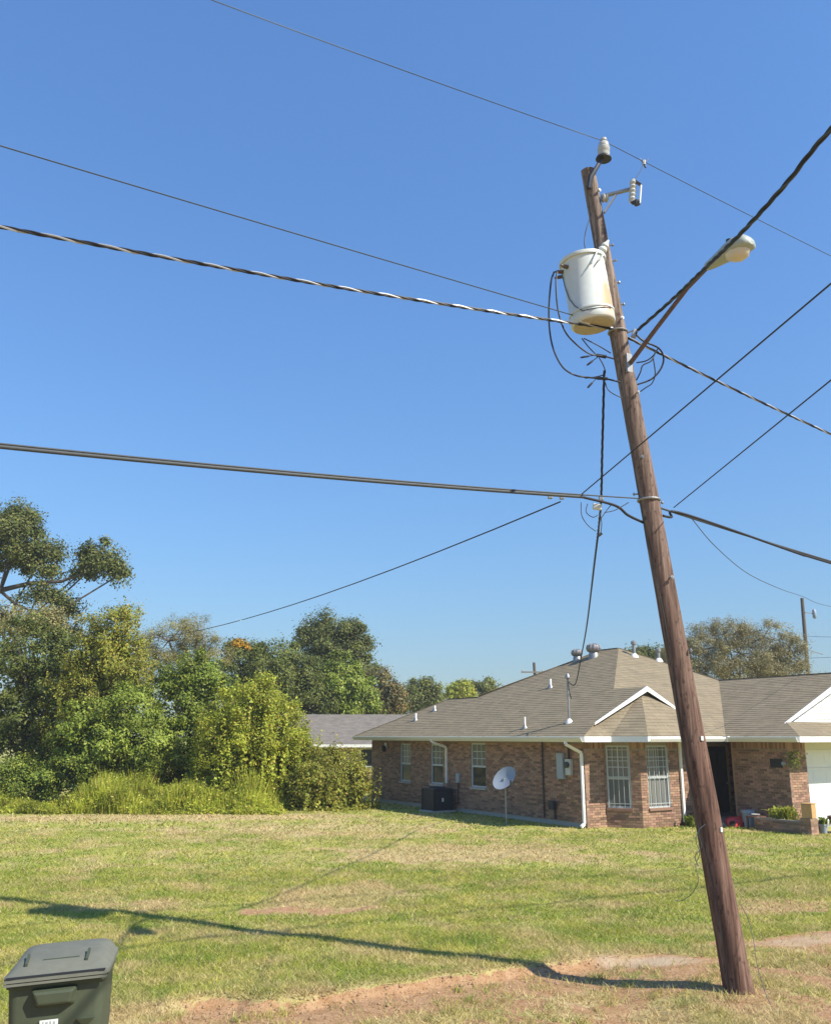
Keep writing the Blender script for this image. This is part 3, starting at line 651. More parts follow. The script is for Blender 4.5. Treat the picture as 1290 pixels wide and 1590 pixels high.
# satellite dish
dsh = empty("satellite_dish", (2.62, 26.92, 0), 0, 'grey satellite dish on a thin post in the grass by the side wall', 'satellite dish')
MB().tube([(0, 0, -.2), (0, 0, 1.2)], .025, 10).build("post", M_galv, dsh, smooth=40)
dn = Vector((-.58, -.66, .48)).normalized(); q = Vector((0, 0, 1)).rotation_difference(dn).to_matrix().to_4x4(); q.translation = Vector((-.04, -.1, 1.30))
d_ = MB(q); seg = 32; prof = [(0.01, -.07), (.15, -.06), (.28, -.03), (.37, .0), (.385, .004), (.37, -.012), (.28, -.045), (.01, -.085)]
vs = []; fs = []
for r, h in prof:
    for k in range(seg): a = 2 * math.pi * k / seg; vs.append((r * 1.03 * math.cos(a), r * .86 * math.sin(a), h))
for i in range(len(prof) - 1):
    for k in range(seg): fs.append((i * seg + k, i * seg + (k + 1) % seg, (i + 1) * seg + (k + 1) % seg, (i + 1) * seg + k))
d_.add(vs, fs); d_.build("reflector", M_dishm, dsh, smooth=40)
MB().box((-.02, .0, 1.22), (.1, .12, .14)).build("mount", M_galv, dsh, bevel=.01)
arm = MB().tube([(.02, -.1, 1.02), (.10, -.42, 1.08)], .014, 6); arm.build("feed_arm", M_black, dsh)
MB().box((.11, -.45, 1.16), (.05, .06, .2)).build("feed_horn", M_black, dsh, bevel=.012)
# leaf generator ----------------------------------------------------------
def leafmesh(name, P, Dn, size, rg, mat_, parent=None, droop=0., asp=.55, loc=None):
    n = len(P); nrm = Dn * .7 + rg.normal(0, .55, (n, 3)); nrm[:, 2] += .35; nrm /= np.linalg.norm(nrm, axis=1)[:, None] + 1e-9
    t = rg.normal(0, 1, (n, 3)); t[:, 2] -= droop * 2; t -= nrm * (t * nrm).sum(1)[:, None]; t /= np.linalg.norm(t, axis=1)[:, None] + 1e-9
    b = np.cross(nrm, t); L_ = (size * rg.uniform(.6, 1.35, n))[:, None]; W_ = L_ * asp
    V = np.stack([P - t * L_ * .5, P + b * W_ * .5 - nrm * L_ * .08, P + t * L_ * .5 - nrm * L_ * .12, P - b * W_ * .5 - nrm * L_ * .08], 1).reshape(-1, 3)
    if loc is not None: V = V - np.array(loc)
    me = npmesh(name, V, np.arange(len(V)).reshape(-1, 4)); return linkmesh(name, me, mat_, parent)
def sph(rg, n):
    v = rg.normal(0, 1, (n, 3)); return v / np.linalg.norm(v, axis=1)[:, None]
def crownpts(blobs, n, rg, clump=.3, fill=.18, lowcut=-.75):
    wt = np.array([b[1] * b[3] + .2 * b[2] * b[1] for b in blobs]); wt = wt / wt.sum(); Ps = []; Ds = []; Cs = []
    for (c, rx, ry, rz), w_ in zip(blobs, wt):
        m = int(n * w_); rr = np.array([rx, ry, rz]); nc = max(10, int(11 * (rx + rz) / (2 * clump)))
        cd = sph(rg, nc * 2); cd = cd[cd[:, 2] > lowcut][:nc]; cc = np.array(c) + cd * rr * rg.uniform(.62, 1.1, (len(cd), 1)); Cs.append((Vector(c), cc))
        k = rg.integers(0, len(cd), m); sz = clump * rg.uniform(.4, 1.15, len(cd))[k]
        off = sph(rg, m) * (rg.random((m, 1)) ** .45) * sz[:, None]; off[rg.random(m) < .22] *= 1.65; off[:, 2] *= .8
        P = cc[k] + off; D = off / (sz[:, None] + 1e-6) + cd[k] * .8; D[:, 2] += .2
        f = rg.random(m) < fill; sp = sph(rg, m); P[f] = np.array(c) + sp[f] * rr * (rg.random((f.sum(), 1)) ** .4) * .92; D[f] = sp[f]
        Ps.append(P); Ds.append(D)
    return np.concatenate(Ps), np.concatenate(Ds), Cs
def tree(name, label, cat, base, blobs, n, size, lm, bark, seed, group=None, tr=.16, clump=.45, fill=.15, droop=0., asp=.55, hang=0, hangm=None, branches=4, extra=None, bend=.3, trunks=1):
    rg = np.random.default_rng(seed); base = Vector(base); o = empty(name, base, 0, label, cat, group)
    P, D, Cs = crownpts(blobs, int(n * 3.3), rg, clump, fill)
    leafmesh("crown", P, D, size * .72, rg, lm, o, droop, asp, base)
    if hang:                                           # curtains of hanging vine
        HP = []; HD = []
        for (c, cc) in Cs:
            for q in cc:
                for _ in range(hang):
                    q0 = q + rg.normal(0, .3, 3); ln = rg.uniform(.4, 1.9); m = int(ln * 26); s = rg.random(m)
                    pt = q0 + np.stack([rg.normal(0, .05, m), rg.normal(0, .05, m), -s * ln], -1); pt[:, 2] = np.maximum(pt[:, 2], .06); HP.append(pt)
                    dd = pt - np.array(c); dd[:, 2] = .1; HD.append(dd / (np.linalg.norm(dd, axis=1)[:, None] + 1e-6))
        leafmesh("hanging_vines", np.concatenate(HP), np.concatenate(HD), size * .95, rg, hangm or lm, o, .6, .7, base)
    mb = MB(); fork = base + (Vector(np.mean([b[0] for b in blobs], axis=0)) - base) * .45; fork.x = base.x + (fork.x - base.x) * .5; fork.y = base.y + (fork.y - base.y) * .5
    for k in range(trunks):
        j = Vector((rg.normal(0, .2), rg.normal(0, .2), 0)) if k else Vector((0, 0, 0))
        mid = base.lerp(fork, .5) + Vector((rg.normal(0, bend * .4), rg.normal(0, bend * .4), 0)) + j
        mb.tube([base + j - Vector((0, 0, .3)), base + j + Vector((0, 0, .15)), mid, fork], [tr * 1.5, tr * 1.15, tr, tr * .85], 9)
    for (c, cc) in Cs:
        m = fork.lerp(c, .5) + Vector((rg.normal(0, bend), rg.normal(0, bend), rg.normal(.1, bend * .6)))
        mb.tube([fork, m, c], [tr * .7, tr * .45, tr * .28], 7)
        for q in cc[:branches]:
            q = Vector(q); mm = c.lerp(q, .5) + Vector(rg.normal(0, .12, 3)); mb.tube([c, mm, q], [tr * .25, tr * .14, tr * .05], 5)
    if extra: extra(mb)
    t_ = mb.build("trunk", bark, o, smooth=60, fixn=False)
    for v in t_.data.vertices: v.co -= base
    return o
def BL(Y, *specs):                                      # blobs from picture position, real depth and picture radii
    out = []
    for s in specs:
        px, py, rx, rz = s[:4]; y = Y + (s[4] if len(s) > 4 else 0); k = y / FPX
        out.append((at(px, py, y), rx * k, (rx + rz) / 2 * k, rz * k))
    return out
LM = {k: leafmat(k, *[tuple(v * g_ for v, g_ in zip(q, (2.05, 1.85, 1.35))) for q in c]) for k, c in dict(
    oak=((.042, .060, .022), (.085, .105, .035), (.12, .12, .045)), dark=((.040, .058, .018), (.085, .108, .030), (.12, .13, .04)), vine=((.095, .135, .020), (.22, .25, .036), (.24, .21, .055)),
    vineY=((.085, .108, .020), (.175, .19, .038), (.20, .165, .055)), green=((.050, .085, .017), (.115, .155, .032), (.17, .19, .04)), grey=((.085, .092, .045), (.17, .165, .08), (.20, .18, .10)),
    far=((.055, .078, .032), (.11, .13, .045), (.15, .15, .055)), red=((.06, .068, .035), (.11, .105, .05), (.17, .10, .05)), orange=((.20, .13, .02), (.30, .17, .02), (.14, .15, .02)),
    bright=((.065, .108, .020), (.14, .18, .036), (.19, .22, .055)), weed=((.11, .15, .024), (.22, .25, .042), (.27, .25, .08)), browngrey=((.085, .088, .055), (.155, .15, .09), (.21, .18, .12))).items()}
def W(px, Y): p = at(px, 1142, Y); return (p.x, p.y, 0)
G1 = 'overgrown trees and vines at the left edge of the lawn'; G2 = 'trees standing behind the houses'
def oaklimb(mb):
    a = [at(-60, 960, 46), at(0, 917, 46), at(45, 906, 45.7), at(95, 903, 45.5), at(130, 890, 45.5), at(165, 872, 45.5)]
    mb.tube(a, [.24, .15, .11, .09, .06, .03], 8); mb.tube([a[1], at(20, 935, 45.5), at(60, 955, 45.3), at(95, 945, 45.2)], [.09, .07, .05, .03], 6); mb.tube([a[1], at(15, 880, 46), at(45, 830, 46)], [.10, .07, .03], 6)
tree("oak_tree", 'tall oak tree at the far left with a limb reaching right', 'tree', W(-90, 46), BL(46, (10, 840, 52, 50), (-45, 850, 60, 80), (60, 872, 42, 34), (30, 810, 38, 30), (158, 868, 33, 26), (182, 895, 18, 22), (98, 940, 20, 20), (60, 925, 26, 14), (130, 885, 20, 14)), 24000, .20, LM['oak'], M_bark, 11, G1, tr=.13, clump=.7, fill=.08, extra=oaklimb)
tree("broadleaf_tree", 'dark dense broadleaf tree below the tall oak at the left picture edge', 'tree', W(40, 37), BL(37, (30, 1010, 75, 55), (85, 1040, 50, 60), (-10, 1060, 70, 80), (60, 1110, 70, 70), (20, 1160, 70, 60), (95, 1170, 45, 50)), 17000, .17, LM['dark'], M_bark, 12, G1, clump=.5, trunks=3)
tree("broadleaf_tree", 'brownish thin-leaved treetop showing just below the tall oak', 'tree', W(55, 41), BL(41, (40, 965, 60, 28), (90, 975, 40, 26), (0, 975, 50, 30)), 4500, .16, LM['grey'], M_barkG, 13, G1, clump=.5, fill=.05)
tree("vine_covered_tree", 'tall rounded tree smothered in yellowish vines left of the feathery tree', 'tree', W(170, 35.5), BL(35.5, (178, 985, 44, 44), (150, 1030, 50, 52), (195, 1050, 45, 55), (130, 1075, 50, 50)), 13000, .125, LM['vineY'], M_barkG, 14, G1, clump=.42, hang=2, trunks=2)
tree("feathery_tree", 'greyish feathery thin-leaved tree between the vine dome and the orange-topped tree', 'tree', W(280, 43), BL(43, (262, 995, 48, 38), (305, 990, 36, 34), (240, 1015, 36, 34), (320, 1025, 38, 40), (270, 1050, 60, 40)), 11000, .13, LM['grey'], M_barkG, 15, G1, clump=.5, fill=.1, asp=.28, branches=9)
tree("leafy_tree", 'deep green leafy tree standing behind the vine-draped mound', 'tree', W(300, 35.5), BL(35.5, (300, 1050, 48, 38), (275, 1090, 50, 50), (330, 1100, 48, 50), (300, 1150, 60, 60)), 12000, .15, LM['green'], M_bark, 16, G1, clump=.42, trunks=2)
tree("leafy_shrub", 'olive green shrub filling the gap between the dark tree and the broad-leaved shrub', 'shrub', W(115, 36), BL(36, (110, 1120, 45, 50), (100, 1180, 50, 45), (150, 1195, 45, 40), (250, 1190, 50, 40), (300, 1200, 45, 36)), 11000, .13, LM['vineY'], M_bark, 31, G1, clump=.4, trunks=3)
tree("leafy_shrub", 'big green shrub with broad leaves right of the dark tree', 'shrub', W(205, 34), BL(34, (200, 1105, 55, 42), (225, 1150, 55, 50), (165, 1160, 50, 55), (130, 1130, 40, 50), (200, 1200, 60, 40)), 14000, .15, LM['bright'], M_bark, 17, G1, clump=.40, trunks=3)
tree("leafy_shrub", 'pale green low shrub at the bottom of the left picture edge', 'shrub', W(20, 33.5), BL(33.5, (10, 1205, 45, 28), (60, 1212, 42, 30), (110, 1205, 34, 35), (35, 1228, 50, 20)), 6500, .12, LM['green'], M_bark, 18, G1, clump=.35, trunks=2)
tree("vine_draped_mound", 'domed mound draped in bright yellow-green hanging vines', 'vines', W(400, 33), BL(33, (402, 1100, 62, 44), (365, 1140, 50, 52), (432, 1140, 46, 52), (345, 1180, 42, 48), (400, 1170, 60, 52), (455, 1185, 32, 40)), 17000, .12, LM['vine'], M_barkG, 19, G1, clump=.38, hang=3, trunks=3)
tree("vine_shrub", 'low brownish vine-covered shrub beside the end of the brick wall', 'shrub', W(505, 32.5), BL(32.5, (490, 1200, 42, 36), (530, 1205, 36, 38), (552, 1215, 18, 32), (470, 1222, 36, 24), (520, 1228, 40, 22)), 12000, .105, LM['vineY'], M_bark, 20, G1, clump=.3, hang=2, trunks=3)
tree("oak_tree", 'dark oak with an orange-flowered top behind the vine mound', 'tree', W(410, 55), BL(55, (425, 1035, 52, 46), (375, 1035, 34, 44), (455, 1065, 46, 42), (400, 1085, 50, 36), (480, 1085, 40, 30)), 17000, .21, LM['dark'], M_bark, 21, G2, clump=.7, tr=.25)
fl = [o for o in bpy.data.objects if o.get('label', '').startswith('dark oak with an orange')][0]
rg = np.random.default_rng(5); P, D, _ = crownpts(BL(54, (374, 999, 15, 9)), 420, rg, .35); leafmesh("flower_cluster", P, D, .2, rg, LM['orange'], fl, loc=fl.location)
tree("oak_tree", 'tall oak rising above the neighbouring grey roof', 'tree', W(525, 62), BL(62, (520, 990, 48, 36), (488, 988, 28, 24), (552, 1000, 28, 30), (540, 1040, 42, 40), (500, 1035, 40, 40)), 16000, .23, LM['oak'], M_bark, 22, G2, clump=.8, tr=.28, fill=.1)
tree("leafy_tree", 'light green leafy tree in front of the tall oak above the grey roof', 'tree', W(535, 56), BL(56, (530, 1055, 30, 38), (555, 1075, 26, 32), (515, 1090, 30, 25), (548, 1100, 40, 20)), 8000, .24, LM['bright'], M_bark, 23, G2, clump=.55)
tree("thin_tree", 'sparse reddish tree at the right end of the grey roof', 'tree', W(590, 60), BL(60, (590, 1062, 24, 26), (608, 1082, 20, 22), (578, 1090, 24, 20), (610, 1100, 30, 14)), 4200, .22, LM['red'], M_bark, 24, G2, clump=.6, fill=.05, branches=8)
tree("leafy_tree", 'round dark green treetop beyond the left end of the brown roof', 'tree', W(655, 78), BL(78, (655, 1072, 24, 16), (668, 1085, 20, 18), (635, 1092, 24, 18), (610, 1105, 26, 16)), 6500, .28, LM['far'], M_bark, 25, G2, clump=.7)
tree("leafy_tree", 'left of two small yellowish treetops peeking over the brown roof', 'tree', W(712, 84), BL(84, (714, 1068, 17, 10), (702, 1078, 14, 10), (722, 1082, 20, 8)), 1900, .3, LM['vine'], M_bark, 26, G2, clump=.7, fill=.05)
tree("leafy_tree", 'right of two small yellowish treetops peeking over the brown roof', 'tree', W(750, 86), BL(86, (750, 1064, 18, 9), (738, 1072, 14, 9), (762, 1074, 12, 9)), 1800, .3, LM['far'], M_bark, 27, G2, clump=.7, fill=.05)
tree("bushy_tree", 'wide brownish-grey bushy tree behind the garage roof', 'tree', W(1160, 52), BL(52, (1125, 985, 32, 28), (1185, 990, 44, 28), (1090, 1010, 34, 34), (1150, 1015, 60, 42), (1225, 1015, 28, 32), (1200, 1035, 46, 34), (1060, 1030, 40, 32), (1140, 1050, 70, 34), (1215, 1055, 50, 30)), 26000, .17, LM['browngrey'], M_barkG, 28, G2, clump=.6, fill=.14, asp=.3, branches=10)
tree("leafy_tree", 'small green treetop just right of the main roof peak', 'tree', W(1012, 62), BL(62, (1000, 1018, 22, 12), (1025, 1024, 22, 14)), 1800, .25, LM['far'], M_bark, 29, G2, clump=.6)
# tall weeds along the foot of the thicket
def weeds():
    rg = np.random.default_rng(8); V = []
    n = 40000; x = rg.uniform(-17, -4.4, n); e = 30.3 - .05 * (x + 9) + .5 * (fbm(x * .8, x * 0, 41) - .5); y = e + rg.random(n) ** 1.3 * 2.6
    hh = (.10 + 2.9 * np.clip(fbm(x * .9, y * .9, 43, 4) - .27, 0, 1)) * sst(-.1, .9, (y - e) + .25) * (.55 + .45 * sst(-14, -9, x)) * (1 - .6 * sst(-5.6, -4.5, x)); h = hh * rg.uniform(.6, 1.1, n)
    a = rg.uniform(0, 6.283, n); wv = rg.uniform(.02, .05, n); la = rg.uniform(0, 6.283, n); ln = h * rg.uniform(.05, .45, n)
    A = np.stack([x - np.cos(a) * wv, y - np.sin(a) * wv, 0 * x], -1); B = np.stack([x + np.cos(a) * wv, y + np.sin(a) * wv, 0 * x], -1); T = np.stack([x + np.cos(la) * ln, y + np.sin(la) * ln, h], -1)
    me = npmesh("tall_weeds", np.stack([A, B, T], 1).reshape(-1, 3), np.arange(3 * n).reshape(-1, 3))
    o = tag(linkmesh("tall_weeds", me, LM['weed']), 'strip of tall yellow-green weeds below the vines and trees', 'weeds', kind='stuff')
    m = 42000; k = rg.integers(0, n, m); P = T[k] * np.array([1, 1, 0]) + np.stack([rg.normal(0, .04, m), rg.normal(0, .04, m), h[k] * rg.uniform(.3, 1.05, m)], -1)
    tag(leafmesh("weed_leaves", P, sph(rg, m), .08, rg, LM['weed'], o), kind='stuff')
weeds()

# ------------------------------------------------------------------ neighbouring house
nb = empty("grey_roofed_house", (-4, 50, 0), 0, 'low neighbouring house with grey shingle roof and white fascia behind the vines', 'house')
NP = [[(-5.2, -2.6, 2.06), (5.5, -2.6, 2.06), (5.5, 2, 3.66), (-5.2, 2, 3.66)], [(5.5, 6.6, 2.06), (-5.2, 6.6, 2.06), (-5.2, 2, 3.66), (5.5, 2, 3.66)]]
mb = MB(); [mb.add(P, [(0, 1, 2, 3)]) for P in NP]; nr = mb.build("roof", M_shingle2, nb, fixn=False)
tag(shingles(NP, .4, .16, 5).build("shingles", M_shingle2, nr, fixn=False), kind='stuff')
mb = MB().bx((-4.7, -2.1, -.2), (5.1, 6.1, 2.05)); mb.build("wall", mat("tan_brickwork", (.42, .28, .19), .9, var=.2, vscale=5), nb)
for x in (-4.7, 5.0): MB().add([(x, -2.1, 2.05), (x, 6.1, 2.05), (x, 2, 3.5)], [(0, 1, 2)]).build("gable_panel", M_white, nb, fixn=False)
MB().bx((-5.2, -2.64, 1.9), (5.5, -2.6, 2.05)).build("fascia", M_white, nb); MB().bx((-5.2, -2.6, 1.9), (5.5, -2.1, 1.93)).build("soffit", M_cream, nb)
MB().tube([(-2.75, 1.2, 3.2), (-2.75, 1.2, 4.05)], .05, 8).build("vent_pipe", M_white, nr)
wn = MB().bx((1.1, -2.14, .9), (2.0, -2.1, 1.85)).build("window", M_alu, nb); MB().bx((1.16, -2.15, .96), (1.94, -2.141, 1.79)).build("pane", M_glassD, wn)

# ------------------------------------------------------------------ utility pole and its hardware
PB = Vector((3.26, 9.81, 0)); PT = Vector((2.19, 9.81, 9.45)); PAX = (PT - PB).normalized()
PB.z = 0
def pa(z): return PB + (PT - PB) * (z / PT.z)
def pr(z): return .142 - (.142 - .088) * z / 9.45
pole = empty("utility_pole", PB, 0, 'leaning brown wooden utility pole in the front yard', 'utility pole')
rg = np.random.default_rng(2); vs = []; fs = []; SEG = 26; NR = 46
for i in range(NR):
    z = -.35 + (9.45 + .35) * i / (NR - 1); c = pa(z) - PB
    for k in range(SEG):
        a = 2 * math.pi * k / SEG; r = pr(z) * (1 + .035 * math.sin(3 * a + z * .6) + .02 * math.sin(7 * a + z * 1.7) + rg.normal(0, .008)) + (.03 * max(0, .25 - z) if z < .25 else 0)
        vs.append((c.x + r * math.cos(a), c.y + r * math.sin(a), c.z))
fs = [(i * SEG + k, i * SEG + (k + 1) % SEG, (i + 1) * SEG + (k + 1) % SEG, (i + 1) * SEG + k) for i in range(NR - 1) for k in range(SEG)] + [tuple((NR - 1) * SEG + k for k in range(SEG))]
MB().add(vs, fs).build("shaft", M_pole, pole, smooth=50)
def onpole(z, ang, out=0): c = pa(z) - PB; r = pr(z) + out; return Vector((c.x + r * math.cos(ang), c.y + r * math.sin(ang), c.z))
rr = random.Random(7)
for z, a in ((9.1, -60), (8.4, 0), (8.15, -30), (7.9, 10), (7.6, 5), (7.35, -70), (6.4, -60), (5.6, -100), (5.2, 170), (5.1, 5), (4.2, -70), (3.4, -40)):
    a = R(a); p = onpole(z, a, -.02); d = Vector((math.cos(a), math.sin(a), 0)); MB().tube([p, p + d * .075], .009, 6).lathe([(.022, 0), (.022, .012)], 6, p + d * .055, d).build("bolt", M_galv, pole)
for z, a in ((2.47, -62), (1.55, -50)):
    p = onpole(z, R(a), .006); MB().box(p, (.034, .012, .045), Matrix.Rotation(R(a + 90), 3, 'Z')).build("number_tag", M_label, pole)
MB().tube([onpole(z, R(-150) + .25 * math.sin(z * 2.1), .006) for z in np.linspace(9.2, .0, 40)], .0045, 5).build("ground_wire", M_copper, pole)
MB().tube([onpole(7.22, R(a), .012) for a in range(0, 375, 15)], .012, 6).build("guy_band", M_galv, pole)
MB().tube([onpole(5.12, R(a), .01) for a in range(0, 375, 15)], .014, 6).build("strand_band", M_galv, pole)

# pin insulator at the top
ins = empty("pin_insulator", at(937, 243, 9.72), 0, 'grey pin insulator on an angled bracket at the pole top', 'insulator')
I0 = ins.location.copy(); ax = Vector((.06, 0, 1)).normalized()
MB().tube([at(914, 292, 9.69) - I0, at(917, 275, 9.68) - I0, at(932, 250, 9.7) - I0, Vector((0, 0, -.02)), Vector((0, 0, .04))], [.03, .034, .026, .022, .018], 8).build("bracket", M_acside, ins, smooth=40)
MB().lathe([(.02, -.04), (.1, -.035), (.095, -.015), (.03, .0)], 18, (0, 0, 0), ax).build("base_skirt", M_acside, ins, smooth=40)
MB().lathe([(.045, 0), (.072, .01), (.078, .05), (.066, .06), (.076, .075), (.078, .12), (.066, .135), (.07, .15), (.06, .2), (.032, .225), (.042, .235), (.036, .265), (.015, .28)], 20, (0, 0, 0), ax).build("porcelain", M_porc, ins, smooth=40)
ITOP = I0 + Vector((.015, 0, .23))
# fuse cutout on a small arm
CF = pa(9.02) + Vector((.06, -.06, 0)); fc = empty("fuse_cutout", CF, 0, 'white porcelain fuse cutout on a short steel arm near the pole top', 'fuse cutout')
tip = at(985, 293, 9.6) - CF
MB().bar((.02, 0, .02), tip - Vector((.04, 0, 0)), .045, .03).build("arm", M_galv, fc)
MB().bar(tip * .5, at(938, 330, 9.7) - CF, .04, .02).build("brace", M_galv, fc)
MB().lathe([(.045, 0), (.06, .02), (.045, .04), (.06, .06), (.045, .08)], 14, (.03, 0, .0), (1, 0, .05)).build("post_insulator", M_porc, fc, smooth=40)
t1 = at(983, 279, 9.55) - CF; t2 = at(981, 314, 9.55) - CF; v = (t1 - t2); L_ = v.length
MB().lathe([(.03, 0)] + [(r, L_ * (.05 + .09 * i)) for i in range(10) for r in ((.045,) if i % 2 else (.033,))] + [(.03, L_)], 14, t2, v.normalized()).build("porcelain", M_porc, fc, smooth=40)
u1 = at(995, 287, 9.5) - CF; u2 = at(993, 315, 9.5) - CF
MB().tube([u1, u2], .013, 8).build("fuse_tube", M_label, fc, smooth=40)
MB().bar(t1, u1, .035, .03).build("top_contact", M_rust, fc); MB().bar(t2, u2, .05, .035).build("hinge", M_acside, fc); MB().lathe([(.03, -.03), (.035, .03)], 10, t2.lerp(u2, .6)).build("hinge_barrel", M_acside, fc)

# transformer
TD = Vector((-.83, -.55, 0)).normalized(); TC = pa(7.62) + TD * .41
tf = empty("pole_transformer", TC, 0, 'pale grey can-shaped transformer with a rust stain bolted to the pole', 'transformer')
tf.rotation_euler = Vector((0, 0, 1)).rotation_difference(PAX).to_euler()
TR, TH = .262, .42
MB().lathe([(TR - .02, -TH), (TR - .01, -TH + .005), (TR, -TH + .02), (TR, -TH + .12), (TR - .004, -TH + .125), (TR - .004, TH - .04), (TR, TH)], 40).build("tank", M_tankR, tf, smooth=50)
MB().lathe([(TR - .03, -TH - .002), (TR - .03, -TH - .012)], 32).build("tank_floor", mat("tan_underside", (.46, .39, .28), .7, var=.2), tf)
MB().lathe([(TR + .018, TH - .03), (TR + .022, TH), (TR + .018, TH + .012), (TR * .8, TH + .05), (TR * .4, TH + .075), (.02, TH + .08)], 40).build("lid", M_tank, tf, smooth=40)
MB().lathe([(TR + .008, -TH + .125), (TR + .010, -TH + .14), (TR + .006, -TH + .15)], 40).build("band", M_tank, tf, smooth=40)
td = -TD
for z in (.28, -.02):
    MB().bar(td * (TR - .02) + Vector((0, 0, z)), td * (TR + .06) + Vector((0, 0, z)), .14, .10).build("mounting_bracket", M_tank, tf)
def bush(p, d, s, m=M_porc):
    MB().lathe([(.02 * s, -.03), (.05 * s, 0), (.035 * s, .03 * s), (.05 * s, .05 * s), (.035 * s, .08 * s), (.042 * s, .1 * s), (.02 * s, .14 * s), (.012, .17 * s)], 14, p, d).build("bushing", m, tf, smooth=40)
bush((.2, -.12, TH + .02), Vector((.6, -.2, .75)).normalized(), 1.1, M_label)
for a in (-175, -200, -150): bush((TR * math.cos(R(a)), TR * math.sin(R(a)), TH - .12), Vector((math.cos(R(a)), math.sin(R(a)), .1)), .55, M_porcB)
MB().bar((.12, -.25, TH - .02), (.02, -.30, TH - .2), .05, .012).build("nameplate_bracket", M_tank, tf)
MB().bar((.2, -.2, TH - .04), (.12, -.285, TH - .16), .04, .012).build("lifting_lug", M_tank, tf)
gw = [(TR + .008) * Vector((math.cos(R(a)), math.sin(R(a)), 0)) + Vector((0, 0, z)) for a, z in ((-178, .3), (-172, .1), (-160, -.1), (-145, -.22), (-125, -.325), (-100, -.33), (-70, -.32), (-45, -.31))]
MB().tube(gw, .006, 5).build("ground_strap", M_copper, tf)

# street lamp
LA = Vector((.52, -.854, 0)); L0 = pa(6.78) + LA * .1
lamp = empty("street_lamp", L0, 0, 'pale cobra-head street lamp on a steel arm above the transformer loops', 'street lamp')
Le = at(1100, 413, 8.72) - L0; Lh = at(1160, 377, 8.28) - L0
MB().box((-.02, .01, .0), (.09, .06, .24), Matrix.Rotation(math.atan2(LA.y, LA.x) + R(90), 3, 'Z')).build("pole_plate", M_galv, lamp, bevel=.008)
MB().tube([(0, 0, 0), Le * .35 + Vector((0, 0, .03)), Le * .75 + Vector((0, 0, .05)), Le, Le + (Lh - Le) * .2], [.028, .026, .025, .024, .024], 10).build("arm", M_rust, lamp, smooth=40)
hx = (Lh - Le); hl = hx.length; hx.normalize(); hy = Vector((0, 0, 1)).cross(hx).normalized(); hz = hx.cross(hy)
HM = Matrix(((hx.x, hy.x, hz.x, Le.x), (hx.y, hy.y, hz.y, Le.y), (hx.z, hy.z, hz.z, Le.z), (0, 0, 0, 1)))
def loft(mb, secs, seg=16):                              # secs: (x, halfwidth, ztop, zbot)
    vs = []
    for x, hw_, zt, zb in secs:
        for k in range(seg):
            a = 2 * math.pi * k / seg; s, c = math.sin(a), math.cos(a); vs.append((x, hw_ * (abs(c) ** .8) * (1 if c > 0 else -1), (zt if s > 0 else -zb) * abs(s) ** .8 * (1 if s > 0 else 1) if s > 0 else zb * abs(s) ** .8))
    n = len(secs); fs = [(i * seg + k, i * seg + (k + 1) % seg, (i + 1) * seg + (k + 1) % seg, (i + 1) * seg + k) for i in range(n - 1) for k in range(seg)]
    fs += [tuple(range(seg))[::-1], tuple((n - 1) * seg + k for k in range(seg))]; return mb.add(vs, fs)
hl *= 1.1
loft(MB(HM), [(-.02, .045, .045, -.04), (.06, .06, .06, -.05), (.18, .085, .085, -.055), (.3, .125, .105, -.06), (.42, .145, .11, -.062), (hl - .04, .12, .085, -.06), (hl, .05, .03, -.04)]).build("housing", M_lamp, lamp, smooth=50)
loft(MB(HM), [(.25, .05, -.055, -.07), (.3, .10, -.055, -.11), (.38, .118, -.055, -.14), (.46, .10, -.055, -.135), (hl - .05, .05, -.055, -.08)]).build("lens", M_lens, lamp, smooth=50)
MB(HM).box((.12, .06, .09), (.05, .03, .05)).build("latch", M_galv, lamp)
MB(HM).lathe([(.035, 0), (.035, .06), (.02, .07)], 10, (.3, 0, .1)).build("photocell", M_acside, lamp, smooth=40)

# ------------------------------------------------------------------ wires
ST = -DV; SR = DV
def span(z0, s1, z1, L_, start, dirv, n=40):             # parabola through the start, a known sag point and an equal height at L_
    b = (z0 - z1) / (s1 * (L_ - s1)); out = []
    for i in range(n + 1):
        s = L_ * (i / n) ** 1.6; p = start + dirv * s; out.append(Vector((p.x, p.y, z0 - b * s * (L_ - s))))
    return out
def smooth_pts(ctrl, n=10):                              # Catmull-Rom
    c = [Vector(p) for p in ctrl]; c = [c[0] * 2 - c[1]] + c + [c[-1] * 2 - c[-2]]; out = []
    for i in range(1, len(c) - 2):
        for k in range(n):
            t = k / n; p0, p1, p2, p3 = c[i - 1:i + 3]
            out.append(.5 * ((2 * p1) + (p2 - p0) * t + (2 * p0 - 5 * p1 + 4 * p2 - p3) * t * t + (3 * p1 - p0 - 3 * p2 + p3) * t ** 3))
    out.append(c[-2]); return out
def wire(name, label, pts, r, m=M_cable, seg=6, group='overhead wires on the utility pole', cat='wire'):
    return tag(MB().tube(pts, r, seg).build(name, m, None, smooth=60, origin=pts[0], fixn=False), label, cat, group)
def resample(pts, step):
    out = [pts[0]]; acc = 0
    for a, b in zip(pts, pts[1:]):
        d = (b - a).length; m = max(1, int(math.ceil(d / step)))
        out += [a.lerp(b, (i + 1) / m) for i in range(m)]
    return out
